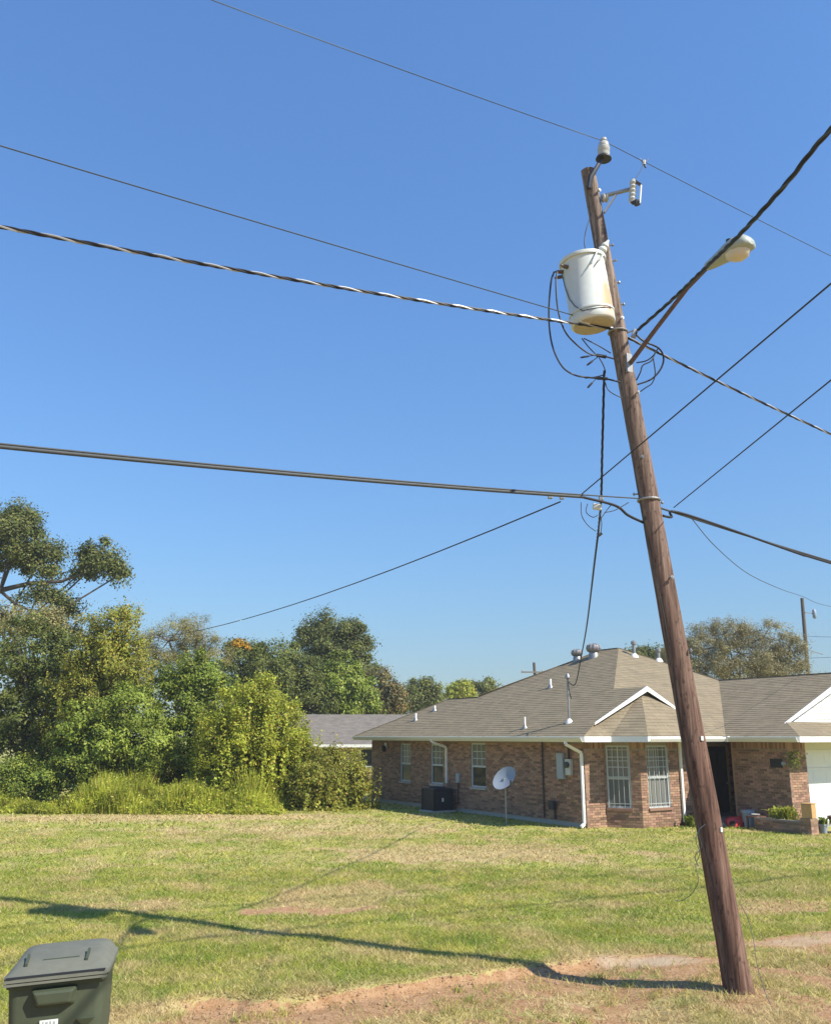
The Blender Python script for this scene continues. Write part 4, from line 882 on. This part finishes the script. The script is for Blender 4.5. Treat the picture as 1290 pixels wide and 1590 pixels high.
def triplex(name, label, pts, r=.0075, R_=.0085, pitch=.5, bare=M_bare, cat='cable', group='overhead wires on the utility pole', maxlen=16):
    o = empty(name, pts[0], 0, label, cat, group); p0 = pts[0]
    pts = resample(pts, .05); acc = 0; cut = [pts[0]]
    for a, b in zip(pts, pts[1:]):
        acc += (b - a).length; cut.append(b)
        if acc > maxlen: break
    for k in range(3):
        out = []; s = 0; lastp = cut[0]
        for i, p in enumerate(cut):
            s += (p - lastp).length; lastp = p; t = (cut[min(i + 1, len(cut) - 1)] - cut[max(0, i - 1)]).normalized()
            x = t.cross(Vector((0, 0, 1))); x = x.normalized() if x.length > 1e-3 else Vector((1, 0, 0)); y = t.cross(x); a = 2 * math.pi * (s / pitch + k / 3)
            out.append(p - p0 + (x * math.cos(a) + y * math.sin(a)) * R_)
        MB().tube(out, r, 5).build("bare_strand" if k == 2 else "insulated_strand", bare if k == 2 else M_cable, o, smooth=60, fixn=False)
    return o
zp = lambda x, y, Y=9.81: at(x, y, Y)
wire("primary_wire", 'thin bare top wire running left from the pin insulator', span(ITOP.z, 5.1, ITOP.z - .42, 34, ITOP, ST), .005, M_copper)
wire("primary_wire", 'thin bare top wire running right from the pin insulator', span(ITOP.z, 4.7, ITOP.z - .22, 34, ITOP, SR), .005, M_copper)
tp = at(985, 279, 9.55); hc = span(ITOP.z, 4.7, ITOP.z - .22, 34, ITOP, SR); hcp = min(hc, key=lambda p: abs(p.x - at(998, 250, p.y).x))
clampp = hc[0].lerp(hc[-1], 0); 
for a, b in zip(hc, hc[1:]):
    if (at(998, 250, a.y).x - a.x) * (at(998, 250, b.y).x - b.x) <= 0: clampp = a.lerp(b, .5)
wire("jumper_wire", 'short thin wire from the top line down to the fuse cutout', [clampp, clampp.lerp(tp, .5) + Vector((.02, 0, 0)), tp], .0045, M_copper)
ck = empty("hot_line_clamp", clampp, 0, 'small clamp on the top wire right of the pin insulator', 'clamp')
MB().bx((-.02, -.015, -.05), (.02, .015, .02)).build("body", M_galv, ck, bevel=.005); MB().tube([(-.05, 0, .05), (-.02, 0, -.01), (.03, 0, .0), (.06, 0, .05)], .007, 5).build("jaw", M_galv, ck); MB().tube([(0, 0, -.04), (.02, 0, -.09)], .012, 6).build("eye_screw", M_acside, ck)
n0 = pa(7.3) + Vector((-.1, -.02, 0))
wire("neutral_wire", 'thin dark wire running left to behind the transformer', span(7.3, 6.7, 7.2, 34, n0, ST), .006, M_copper)
t0 = pa(7.2) + Vector((-.09, -.11, 0)); s0 = TC + Vector((.0, -.3, -.47))
tl = span(7.22, 6.7, 6.42, 34, t0, ST); triplex("triplex_cable", 'silvery twisted cable running left from below the transformer', tl, .009, .010, .45)
k0 = pa(5.12) + Vector((-.13, -.05, 0))
tel = span(5.13, 6.75, 4.62, 34, k0, ST)
te = empty("telephone_cable", k0, 0, 'thick grey lashed telephone cable running left from the pole at mid height', 'cable', 'overhead wires on the utility pole')
MB().tube([p - k0 for p in tel], .008, 7).build("messenger_strand", M_cableG, te, smooth=60, fixn=False)
MB().tube([p - k0 - Vector((0, 0, .024)) for p in tel[4:]], .017, 8).build("cable_sheath", M_cableG, te, smooth=60, fixn=False)
MB().tube([pp - k0 for pp in smooth_pts([tel[4] - Vector((0, 0, .024)), at(955, 785, 9.6), at(975, 800, 9.68), at(1000, 812, 9.8)])], .016, 8).build("bypass_loop", M_cable, te, smooth=60)
for q in (at(854, 771, 9.35), at(872, 772, 9.4), at(933, 774, 9.6)): MB().box(q - k0, (.05, .04, .05)).build("clamp", M_galv, te, bevel=.006)
k1 = pa(5.05) + Vector((.13, .05, 0)); telr = span(5.05, 3.96, 4.93, 34, k1, SR)
zr = at(1290, 890, (k1 + SR * 4.0).y).z; telr = span(at(1032, 790, 9.9).z, 4.0, zr, 34, k1, SR)
te2 = empty("telephone_cable", k1, 0, 'thick dark telephone cable running right from the pole at mid height', 'cable', 'overhead wires on the utility pole')
MB().tube([p - k1 for p in telr], .012, 7).build("messenger_strand", M_cableG, te2, smooth=60, fixn=False)
MB().tube([p - k1 - Vector((0, 0, .026)) for p in telr[8:]], .015, 8).build("cable_sheath", M_cable, te2, smooth=60, fixn=False)
MB().tube([q - k1 for q in smooth_pts([pa(4.93) + Vector((.12, -.03, 0)), at(1042, 803, 9.95), at(1062, 798, 10.05), telr[8] - Vector((0, 0, .03))])], .015, 8).build("bypass_loop", M_cable, te2, smooth=60)
def sagline(a, b, s, n=24): return [a.lerp(b, i / n) - Vector((0, 0, 4 * s * (i / n) * (1 - i / n))) for i in range(n + 1)]
wire("drop_wire", 'thin dark wire sloping down left into the vine-covered trees', sagline(at(870, 779, 9.4), at(118, 984, 36), .75), .008, M_cable)
e = at(1290, 440, 5.2); st = at(902, 768, 9.45); wire("drop_wire", 'thin dark wire rising right from left of the pole to the upper right edge', sagline(st, st + (e - st) * 3.2, .0), .0065, M_cable)
e = at(1290, 590, 6.2); st = at(1046, 788, 10.05); wire("drop_wire", 'thin dark wire rising right from just right of the pole', sagline(st, st + (e - st) * 3, .0), .006, M_cable)
tri0 = at(990, 512, 9.72); tri = smooth_pts([tri0, at(1040, 468, 8.9), at(1085, 425, 8.0), at(1150, 362, 6.7), at(1220, 285, 5.9), at(1290, 200, 5.3), Vector((2.9, 3.5, 6.25)), Vector((3.1, -2, 6.2)), Vector((3.4, -12, 6.6))], 16)
triplex("triplex_cable", 'thick black twisted cable passing in front of the street lamp to the upper right', tri, .010, .011, .6, bare=M_cableG, maxlen=26)
t3 = at(1003, 525, 9.85); e3 = at(1290, 677, (t3 + SR * 3.96).y)
tr3 = span(at(1030, 545, 9.95).z + .12, 3.9, e3.z, 34, pa(7.1) + Vector((.11, .02, 0)), SR); triplex("triplex_cable", 'dark twisted cable descending right from the wire loops', tr3, .0085, .0095, .5, maxlen=20)
st = at(1072, 803, 10.1); wire("drop_wire", 'thin sagging wire dropping right from the telephone cable towards a far pole', smooth_pts([st, at(1110, 848, 12), at(1160, 890, 15), at(1210, 914, 18), at(1245, 926, 21), at(1290, 942, 24.5), at(1400, 960, 33)], 8), .006, M_cableG)
mtop = hw(.28, .89, 4.05)
sv = smooth_pts([at(938, 575, 9.75), at(935, 690, 10.2), at(932, 790, 11.2), at(922, 880, 13.5), at(911, 970, 18), at(903, 1015, 22.5), at(893, 1062, 26.2), mtop], 10)
triplex("service_drop", 'black twisted service cable hanging from the pole down to the house roof mast', sv, .008, .009, .4, bare=M_cable, maxlen=40)
# splices, loops and terminals round the pole
GL = 'cable loops below the transformer'
def loop(label, pts, r=.009, m=M_cable, name="jumper_cable"): return wire(name, label, smooth_pts(pts, 8), r, m, 6, GL, 'cable')
P_ = lambda x, y, Y=9.6: at(x, y, Y)
loop('outermost black cable looping from the transformer side round to the lower splice', [P_(860, 422, 9.5), P_(855, 440, 9.45), P_(852, 490, 9.42), P_(857, 535, 9.45), P_(872, 568, 9.5), P_(892, 582, 9.55), P_(915, 586), P_(940, 588), P_(962, 593, 9.7)], .011)
loop('inner black cable running down the transformer to the upper splice', [P_(865, 420, 9.45), P_(863, 440, 9.4), P_(866, 480, 9.38), P_(876, 512, 9.36), P_(892, 532, 9.45), P_(915, 549, 9.55), P_(938, 553), P_(953, 557, 9.7)], .010)
loop('short cable slanting under the transformer into the upper splice', [P_(903, 525, 9.5), P_(915, 540, 9.55), P_(928, 552), P_(940, 556)], .007)
loop('short cable slanting from the transformer base to the pole', [P_(906, 525, 9.55), P_(928, 536, 9.6), P_(948, 548, 9.68)], .007)
loop('thin cable curling below the lower splice to the pole', [P_(938, 590), P_(944, 605), P_(955, 613, 9.65), P_(966, 618, 9.7)], .006)
loop('black cable tying the upper splice to the lower splice', [P_(930, 555), P_(937, 568), P_(939, 580), P_(925, 585), P_(908, 587)], .007)
for i, (x0, y0, x1, y1, lb) in enumerate(((924, 551, 944, 554, 'black splice sleeve on the upper cable left of the pole'), (925, 587, 946, 588, 'black splice sleeve on the lower cable left of the pole'), (911, 567, 928, 554, 'loose black cable end below the upper splice'), (912, 602, 926, 587, 'loose black cable end below the lower splice'), (901, 555, 925, 551, 'short black cable stub left of the upper splice'))):
    a, b = P_(x0, y0), P_(x1, y1); tag(MB().lathe([(.008, 0), (.02 if i < 2 else .012, .02), (.02 if i < 2 else .012, (b - a).length * (.85 if i < 2 else .5)), (.005, (b - a).length * (.9 if i < 2 else .58)), (.005, (b - a).length)], 8, a, (b - a).normalized()).build("cable_splice", M_cable, None, smooth=50, origin=a), lb, 'splice', GL)
loop('large black loop bulging right of the pole', [P_(988, 520, 9.7), P_(1000, 530, 9.7), P_(1022, 540, 9.75), P_(1030, 555, 9.8), P_(1026, 572, 9.8), P_(1012, 588, 9.8), P_(992, 596, 9.8), P_(985, 597, 9.8)], .011)
loop('upper wavy cable between the right-hand loop and the pole', [P_(1022, 540, 9.75), P_(1014, 552, 9.75), P_(1003, 560, 9.75), P_(988, 563, 9.75)], .008)
loop('middle wavy cable between the right-hand loop and the pole', [P_(1018, 545, 9.75), P_(1011, 560, 9.72), P_(998, 567, 9.72), P_(994, 578, 9.72), P_(988, 590, 9.75)], .008)
loop('lower cable curving right of the pole under the loops', [P_(1014, 555, 9.75), P_(1017, 580, 9.75), P_(1012, 595, 9.75), P_(1002, 602, 9.75), P_(990, 611, 9.78)], .007)
loop('short cable joining the black triplex to the large right-hand loop', [P_(990, 512, 9.72), P_(988, 518, 9.7), P_(994, 525, 9.7), P_(1008, 533, 9.72), P_(1022, 540, 9.75)], .009)
dg = empty("wedge_clamp", P_(985, 518, 9.72), 0, 'grey wedge clamp holding the triplex cables right of the pole', 'clamp')
MB().box((0, 0, 0), (.06, .04, .11), Matrix.Rotation(R(20), 3, 'Y')).build("body", M_galv, dg, bevel=.008); MB().tube([(0, 0, .05), (-.08, .05, .03), (-.17, .08, .0)], .007, 6).build("bail", M_galv, dg)
dg = empty("wedge_clamp", s0, 0, 'pale clamp on the silvery cable under the transformer', 'clamp')
dg.location = tl[0].lerp(tl[1], .0) + ST * .45 + Vector((0, 0, -.03)); MB().box((0, 0, 0), (.16, .04, .05), Matrix.Rotation(HROT, 3, 'Z')).build("body", M_label, dg, bevel=.01)
MB().tube([(0, 0, 0), DV * .2, DV * .36 + Vector((0, .0, .02))], .008, 6).build("bail", M_galv, dg)
tb = empty("cable_terminal", P_(927, 787, 9.55), 0, 'small white terminal with looping wires below the telephone cable', 'terminal box')
TB = tb.location
MB().box((0, 0, 0), (.10, .05, .07), Matrix.Rotation(R(8), 3, 'Y')).build("box", M_label, tb, bevel=.015)
for c in ([(902, 780), (903, 800), (912, 815), (925, 825)], [(912, 782), (910, 795), (920, 803), (928, 800)], [(950, 782), (940, 795), (932, 808), (930, 825)], [(976, 780), (955, 792), (938, 796)], [(930, 790), (934, 812), (932, 832)]):
    MB().tube([q - TB for q in smooth_pts([P_(x, y, 9.58) for x, y in c], 6)], .005, 5).build("loop_wire", M_cableG, tb, smooth=60)
MB().tube([q - TB for q in [P_(934, 828, 9.58), P_(929, 832, 9.58)]], .018, 6).build("end_cap", M_acside, tb)
# lead from the cutout down to the transformer
wire("lead_wire", 'thin black lead bowing left of the pole above the transformer', smooth_pts([P_(915, 340, 9.7), P_(909, 360, 9.62), P_(907, 378, 9.58), P_(912, 393, 9.5), P_(922, 400, 9.5)], 8), .006, M_cable, group=GL)
# dangling wire and vine by the lower pole, ground wires
wire("dangling_wire", 'thin tangled wire hanging left of the lower pole down to the grass', smooth_pts([P_(1085, 1288, 9.62), P_(1080, 1305, 9.6), P_(1086, 1325, 9.62), P_(1080, 1345, 9.65), P_(1084, 1368, 9.65), P_(1074, 1388, 9.7), P_(1058, 1399, 9.75), P_(1048, 1398, 9.75)], 8), .0035, M_copper, group='loose wires at the pole foot')
wire("dangling_wire", 'short loose wire end curling beside the tangled wire on the lower pole', smooth_pts([P_(1095, 1280, 9.6), P_(1084, 1292, 9.58), P_(1089, 1315, 9.58), P_(1079, 1330, 9.6), P_(1084, 1345, 9.6)], 8), .0035, M_copper, group='loose wires at the pole foot')
gq = [P_(1150, 1405, 9.7), P_(1162, 1430, 9.7), P_(1170, 1462, 9.55), P_(1178, 1510, 9.4)]; wire("ground_wire", 'thin wire slanting from the pole into the ground at its right', smooth_pts(gq + [Vector((gq[-1].x + .04, 9.2, .0)), Vector((gq[-1].x + .12, 8.7, .015))], 8), .003, M_copper, group='loose wires at the pole foot')

# ------------------------------------------------------------------ far poles
def farpole(px0, py0, px1, py1, Y, label, arm=None, r=.13):
    a = at(px0, py0, Y); d = (at(px1, py1, Y) - a); b = a + d * (-(a.z) / d.z) * 1.0; b.z = 0
    o = empty("utility_pole", b, 0, label, 'utility pole'); MB().tube([Vector((0, 0, -.3)), (a - b) * .5, a - b], [r * 1.2, r, r * .8], 12).build("shaft", mat("far_pole_wood", (.12, .10, .08), .9, var=.2), o, smooth=40)
    if arm:
        for dx, dz, wd in arm:
            c = a - b + Vector((dx, 0, dz)); MB().bar(c - Vector((wd / 2, .15, 0)), c + Vector((wd / 2, -.15, 0)), .09, .11).build("crossarm", M_barkG, o)
            for s in (-.42, 0.4): MB().lathe([(.02, 0), (.05, .04), (.04, .1), (.05, .14), (.02, .18)], 10, c + Vector((wd * s, 0, .05))).build("insulator", M_porc, o, smooth=40)
    return o
fp = farpole(1245, 929, 1254, 1040, 55, 'slim far utility pole rising beside the bushy tree behind the garage')
q = at(1245, 929, 55) - fp.location
MB().bar(q + Vector((.05, -.1, -.9)), q + Vector((.62, -.1, -1.0)), .05, .05).build("bracket", M_galv, fp); MB().lathe([(.05, 0), (.12, .08), (.12, .5), (.05, .6)], 10, q + Vector((.62, -.1, -1.3))).build("small_transformer", M_bluegrey, fp, smooth=40)
MB().bar(q + Vector((.2, -.1, -3.3)), q + Vector((.85, -.1, -3.5)), .05, .05).build("bracket", M_galv, fp)
farpole(829, 1029, 831, 1060, 70, 'distant utility pole with a crossarm peeking over the brown roof', [(-.1, -.75, 1.9)], .14)
for i, (y0, y1, lb) in enumerate(((988, 985, 'upper faint distant wire right of the far pole'), (1022, 1008, 'lower faint distant wire right of the far pole'))):
    wire("distant_wire", lb, sagline(at(1251, y0, 55), at(1420, y1, 48), .1), .012, M_cableG, group='distant wires')

# ------------------------------------------------------------------ wheeled bin
bc = Vector((-2.33, 6.55, 0)); bz = gz_(bc)
bn = empty("wheeled_bin", (bc.x, bc.y, 0), 0, 'dark green wheeled rubbish bin with a closed lid at the lower left', 'bin')
bn.rotation_euler = (-.0587, -.0493, .2328); bn.location.z = bz * .3
def rrect(w_, d, r, z, cy=0, n=5, tilt=0):
    out = []
    for cx, cy_, a0 in ((w_ / 2 - r, d / 2 - r, 0), (-w_ / 2 + r, d / 2 - r, 90), (-w_ / 2 + r, -d / 2 + r, 180), (w_ / 2 - r, -d / 2 + r, 270)):
        for k in range(n): a = R(a0 + 90 * k / (n - 1)); y = cy_ + r * math.sin(a); out.append((cx + r * math.cos(a), y + cy, z + tilt * y))
    return out
def ringloft(rings):
    n = len(rings[0]); vs = [p for r_ in rings for p in r_]; fs = [(i * n + k, i * n + (k + 1) % n, (i + 1) * n + (k + 1) % n, (i + 1) * n + k) for i in range(len(rings) - 1) for k in range(n)]
    fs += [tuple(range(n))[::-1], tuple((len(rings) - 1) * n + k for k in range(n))]; return MB().add(vs, fs)
body = ringloft([rrect(.46, .50, .07, .05, .02), rrect(.48, .53, .07, .08, .02), rrect(.565, .63, .06, .60), rrect(.59, .68, .06, .94)]).build("body", M_binG, bn, smooth=35)
ringloft([rrect(.60, .70, .06, .935), rrect(.62, .715, .06, .945), rrect(.62, .715, .06, .967), rrect(.58, .69, .06, .97)]).build("rim", M_binG, bn, smooth=35)
TL = .07
lid = ringloft([rrect(.63, .75, .07, .985, 0, 5, TL * .3), rrect(.645, .765, .07, .99, 0, 5, TL * .3), rrect(.645, .765, .07, 1.02, 0, 5, TL * .5), rrect(.62, .73, .08, 1.03, 0, 5, TL * .6), rrect(.585, .65, .09, 1.06, .015, 5, TL), rrect(.54, .57, .10, 1.085, .03, 5, TL), rrect(.42, .42, .1, 1.095, .03, 5, TL)]).build("lid", M_binL, bn, smooth=35)
MB().bx((-.30, -.3865, 1.006), (.30, -.37, 1.016)).build("dark_groove_strip", M_black, lid)  # black strip paints in the shaded groove between lid and lip
MB().bar((-.20, -.275, 1.062), (-.21, -.12, 1.101), .016, .02).build("lid_rib", M_binG, lid); MB().bar((.17, -.275, 1.062), (.17, -.12, 1.101), .016, .02).build("lid_rib", M_binG, lid)
MB().bar((-.11, -.20, 1.072), (.12, -.20, 1.072), .026, .012).build("lid_rib", M_binG, lid)
for z in (.972, .992): MB().bar((-.31, -.39, z), (.31, -.39, z), .02, .014).build("lid_lip", M_binL, lid)
MB().add([(-.16, -.32, .935), (.14, -.32, .935), (.12, -.31, .81), (-.13, -.31, .81), (-.13, -.41, .915), (.11, -.41, .915), (.09, -.40, .84), (-.10, -.40, .84)], [(0, 1, 5, 4), (4, 5, 6, 7), (7, 6, 2, 3), (0, 4, 7, 3), (1, 2, 6, 5)]).build("grab_ledge", M_binG, body, bevel=.012)
MB().add([(.13, -.30, .73), (.24, -.30, .73), (.185, -.30, .67), (.13, -.35, .73), (.24, -.35, .73), (.185, -.32, .67)], [(0, 1, 2), (3, 4, 5), (0, 1, 4, 3), (1, 2, 5, 4), (2, 0, 3, 5)]).build("side_lug", M_binG, body)
MB().bx((-.23, -.315, .50), (-.13, -.29, .66)).bx((-.02, -.305, .3), (.2, -.285, .5)).build("moulded_panel", M_binG, body, bevel=.01)
q_ = Matrix.Rotation(R(-6), 4, 'X'); sx = MB(Matrix.Translation((-.035, -.339, .722)) @ q_); sx.bx((-.055, -.006, -.022), (.055, 0, .022)); lb = sx.build("sticker", M_label, body)
for x, wd, h in ((-.034, .007, .028), (-.012, .014, .022), (.010, .010, .026), (.032, .012, .02)): MB(Matrix.Translation((-.035, -.339, .722)) @ q_).bx((x - wd / 2, -.008, -h / 2), (x + wd / 2, -.0065, h / 2)).build("print_mark", M_ink, lb)
for s in (-1, 1):
    wh = MB().lathe([(.03, -.03), (.115, -.028), (.125, -.02), (.125, .02), (.115, .028), (.03, .03)], 22, (s * .265, .27, .125), (1, 0, 0)).build("wheel", M_black, bn, smooth=40)
    MB().lathe([(.02, -.036), (.06, -.034), (.06, .034), (.02, .036)], 14, (s * .265, .27, .125), (1, 0, 0)).build("hub", M_binL, wh, smooth=40)
MB().tube([(-.26, .27, .125), (.26, .27, .125)], .012, 8).build("axle", M_galv, bn)
MB().tube([(-.24, .34, .93), (-.24, .43, .96), (.24, .43, .96), (.24, .34, .93)], .017, 8).build("handle", M_binG, bn, smooth=40)

# ------------------------------------------------------------------ garden things by the garage and porch
pl = empty("brick_planter", hw(4.12, -3.35), HROT, 'low dark brick planter along the garage side wall', 'planter')
for p0, p1 in (((-.42, .75), (-.42, -.75)), ((-.42, -.75), (.42, -.75))): brickwall(pl, p0, p1, -.05, .33, soldier=False)
MB().bx((-.36, -.68, 0), (.44, .75, .30)).build("soil", mat("planter_soil", (.08, .055, .04), .95, var=.2), pl)
pq = empty("brick_pier", hw(3.75, -4.28), HROT, 'short brick pier at the front end of the planter', 'pier')
for p0, p1 in (((-.15, .15), (-.15, -.15)), ((-.15, -.15), (.15, -.15)), ((.15, -.15), (.15, .15)), ((.15, .15), (-.15, .15))): brickwall(pq, p0, p1, -.05, .42, soldier=False)
MB().bx((-.145, -.145, .0), (.145, .145, .42)).build("core", M_mortar, pq)
p = hw(3.78, -4.28, .425); cr = empty("wooden_box", p, HROT + .3, 'tan wooden box sitting on the brick pier beside the garage door', 'box')
for a, b in (((-.17, -.13, 0), (-.15, .13, .34)), ((.15, -.13, 0), (.17, .13, .34)), ((-.15, -.13, 0), (.15, -.11, .34)), ((-.15, .11, 0), (.15, .13, .34)), ((-.15, -.11, 0), (.15, .11, .02))): MB().bx(a, b).build("side_board", M_wood, cr)
MB().bx((-.18, -.14, .345), (.18, .14, .365)).build("lid_board", M_wood, cr)
def spiky(name, label, pos, n, h, spread, m, seed, cat='plant', group=None, wd=.03):
    rg = np.random.default_rng(seed); o = empty(name, pos, 0, label, cat, group); mb = MB()
    for i in range(n):
        a = rg.uniform(0, 6.283); b = Vector((rg.normal(0, spread * .3), rg.normal(0, spread * .3), 0)); d = Vector((math.cos(a), math.sin(a), 0)); s = Vector((-d.y, d.x, 0)); hh = h * rg.uniform(.55, 1.1); L_ = spread * rg.uniform(.3, 1)
        p1 = b + d * L_ * .4 + Vector((0, 0, hh * .7)); p2 = b + d * L_ + Vector((0, 0, hh * rg.uniform(.6, 1))); w_ = wd * rg.uniform(.6, 1.2)
        mb.add([b - s * w_ * .5, b + s * w_ * .5, p1 + s * w_, p1 - s * w_, p2], [(0, 1, 2, 3), (3, 2, 4)])
    mb.build("leaves", m, o, fixn=False); MB().tube([(0, 0, -.05), (0, 0, h * .3)], .012, 6).build("stem", M_bark, o); return o
spiky("leafy_plant", 'yellow-green arching plant growing in the brick planter', hw(4.1, -3.3, .30), 150, .38, .42, LM['weed'], 51)
spiky("leafy_plant", 'weedy green tuft at the foot of the bay window wall', hw(2.8, -1.25, 0), 130, .35, .3, LM['green'], 52)
def pot(name, label, pos, r, h, m, cat='pot', group='pots by the garage door'):
    o = empty(name, pos, 0, label, cat, group); MB().lathe([(r * .7, 0), (r * .95, h * .8), (r * 1.05, h * .82), (r * 1.05, h), (r * .92, h), (r * .88, h * .85)], 20).build("pot", m, o, smooth=40)
    MB().lathe([(r * .87, h * .8), (r * .87, h * .88)], 16).build("soil", M_terra, o); return o
pot("flower_pot", 'small pale grey pot beside the brick pier', hw(4.35, -4.25, 0), .11, .25, M_bluegrey)
spiky("leafy_plant", 'small green plant in the pale grey pot', hw(4.35, -4.25, .21), 40, .25, .16, LM['green'], 53)
pot("flower_pot", 'large dark terracotta pot in front of the garage door', hw(5.0, -4.35, 0), .32, .42, M_terra)
o = empty("cactus", hw(5.0, -4.35, .34), 0, 'stubby columnar cactus in the large dark terracotta pot', 'cactus')
for x, y, h in ((-.1, 0, .42), (.12, .02, .5), (.0, -.1, .3)): MB().lathe([(.04, 0), (.05, h * .5), (.04, h * .95), (.01, h)], 9, (x, y, 0)).build("stem", mat("cactus_skin", (.16, .14, .10), .8), o, smooth=40)
p = hw(4.2, -2.02, 0); bk = pot("bucket", 'blue-grey bucket standing by the shaded garage side wall', p, .19, .46, M_bluegrey, 'bucket', None)
p = hw(3.92, -2.5, 0); wb = empty("plant_stand", p, HROT, 'dark low stand with a white dish beside the blue-grey bucket', 'stand')
MB().bx((-.2, -.18, .30), (.2, .18, .34)).build("top", M_terra, wb)
for x in (-.17, .17):
    for y in (-.15, .15): MB().bx((x - .02, y - .02, 0), (x + .02, y + .02, .30)).build("leg", M_terra, wb)
MB().lathe([(.05, .34), (.11, .37), (.12, .39), (.10, .39), (.04, .36)], 16).build("dish", M_label, wb, smooth=40)
# red ride-on toy
p = hw(4.0, -1.75, .0); ty = empty("ride_on_toy", p, HROT + R(160), 'red plastic ride-on toy on the porch edge just right of the pole', 'toy')
loft(MB(), [(-.28, .10, .20, .10), (-.22, .14, .30, .09), (0, .15, .26, .08), (.1, .15, .28, .08), (.26, .13, .24, .09), (.32, .08, .18, .1)]).build("body", M_red, ty, smooth=50)
MB().bx((-.3, -.13, .26), (-.22, .13, .46)).build("backrest", M_red, ty, bevel=.03)
for x in (-.2, .2):
    for y in (-.15, .15): MB().lathe([(.03, -.025), (.085, -.02), (.085, .02), (.03, .025)], 16, (x, y, .085), (0, 1, 0)).build("wheel", M_black, ty, smooth=40)
MB().tube([(.12, 0, .26), (.08, 0, .4)], .012, 6).build("steering_column", M_black, ty)
MB().lathe([(.03, 0), (.08, 0), (.085, .012), (.08, .024), (.03, .02)], 16, (.08, 0, .39), (-.3, 0, 1)).build("steering_wheel", M_black, ty, smooth=40)
# little stone figures beside the bay
for dx, dy, s, lb in ((3.2, -1.2, 1.0, 'taller tan stone garden figure by the wall left of the pole'), (3.42, -1.35, .85, 'shorter tan stone garden figure nearest the pole')):
    o = empty("garden_figure", hw(dx, dy, 0), HROT, lb, 'statue', 'stone garden figures')
    MB().lathe([(.11, 0), (.12, .05), (.07, .08), (.09, .16), (.10, .26), (.06, .36), (.035, .39)], 14).build("body", M_stone, o, smooth=60)
    MB().lathe([(.02, .38), (.055, .41), (.062, .46), (.045, .52), (.01, .54)], 12).build("head", M_stone, o, smooth=60)
    for sx_ in (-1, 1): MB().tube([(sx_ * .07, 0, .33), (sx_ * .12, -.03, .24), (sx_ * .06, -.09, .22)], [.028, .026, .02], 7).build("arm", M_stone, o, smooth=60)
    o.scale = (s, s, s)
hb = empty("hanging_plant", hw(4.3, -3.62, 1.95), 0, 'dark hanging plant under the eave beside the garage door', 'plant')
rg = np.random.default_rng(61); P = rg.normal(0, .10, (220, 3)); P[:, 2] -= np.abs(rg.normal(0, .1, 220)); leafmesh("leaves", P, sph(rg, 220), .08, rg, LM['dark'], hb)
MB().lathe([(.06, -.08), (.1, -.02), (.11, .02), (.09, .02)], 12).build("basket", M_terra, hb, smooth=40); MB().tube([(0, 0, 0), (0, 0, .385)], .004, 5).build("hanger", M_cable, hb)

# ------------------------------------------------------------------ thin summer haze
hm = bpy.data.materials.new("haze"); hm.use_nodes = True; hn = hm.node_tree; hn.nodes.remove(hn.nodes['Principled BSDF'])
pv = hn.nodes.new('ShaderNodeVolumePrincipled'); pv.inputs['Color'].default_value = (1, .98, .95, 1); pv.inputs['Density'].default_value = .0008; pv.inputs['Anisotropy'].default_value = .3
hn.links.new(pv.outputs[0], hn.nodes['Material Output'].inputs['Volume'])
tag(MB().bx((-120, -40, -1.5), (120, 140, 16.5)).build("haze", hm), 'thin pale haze over the whole yard', 'haze', kind='stuff')
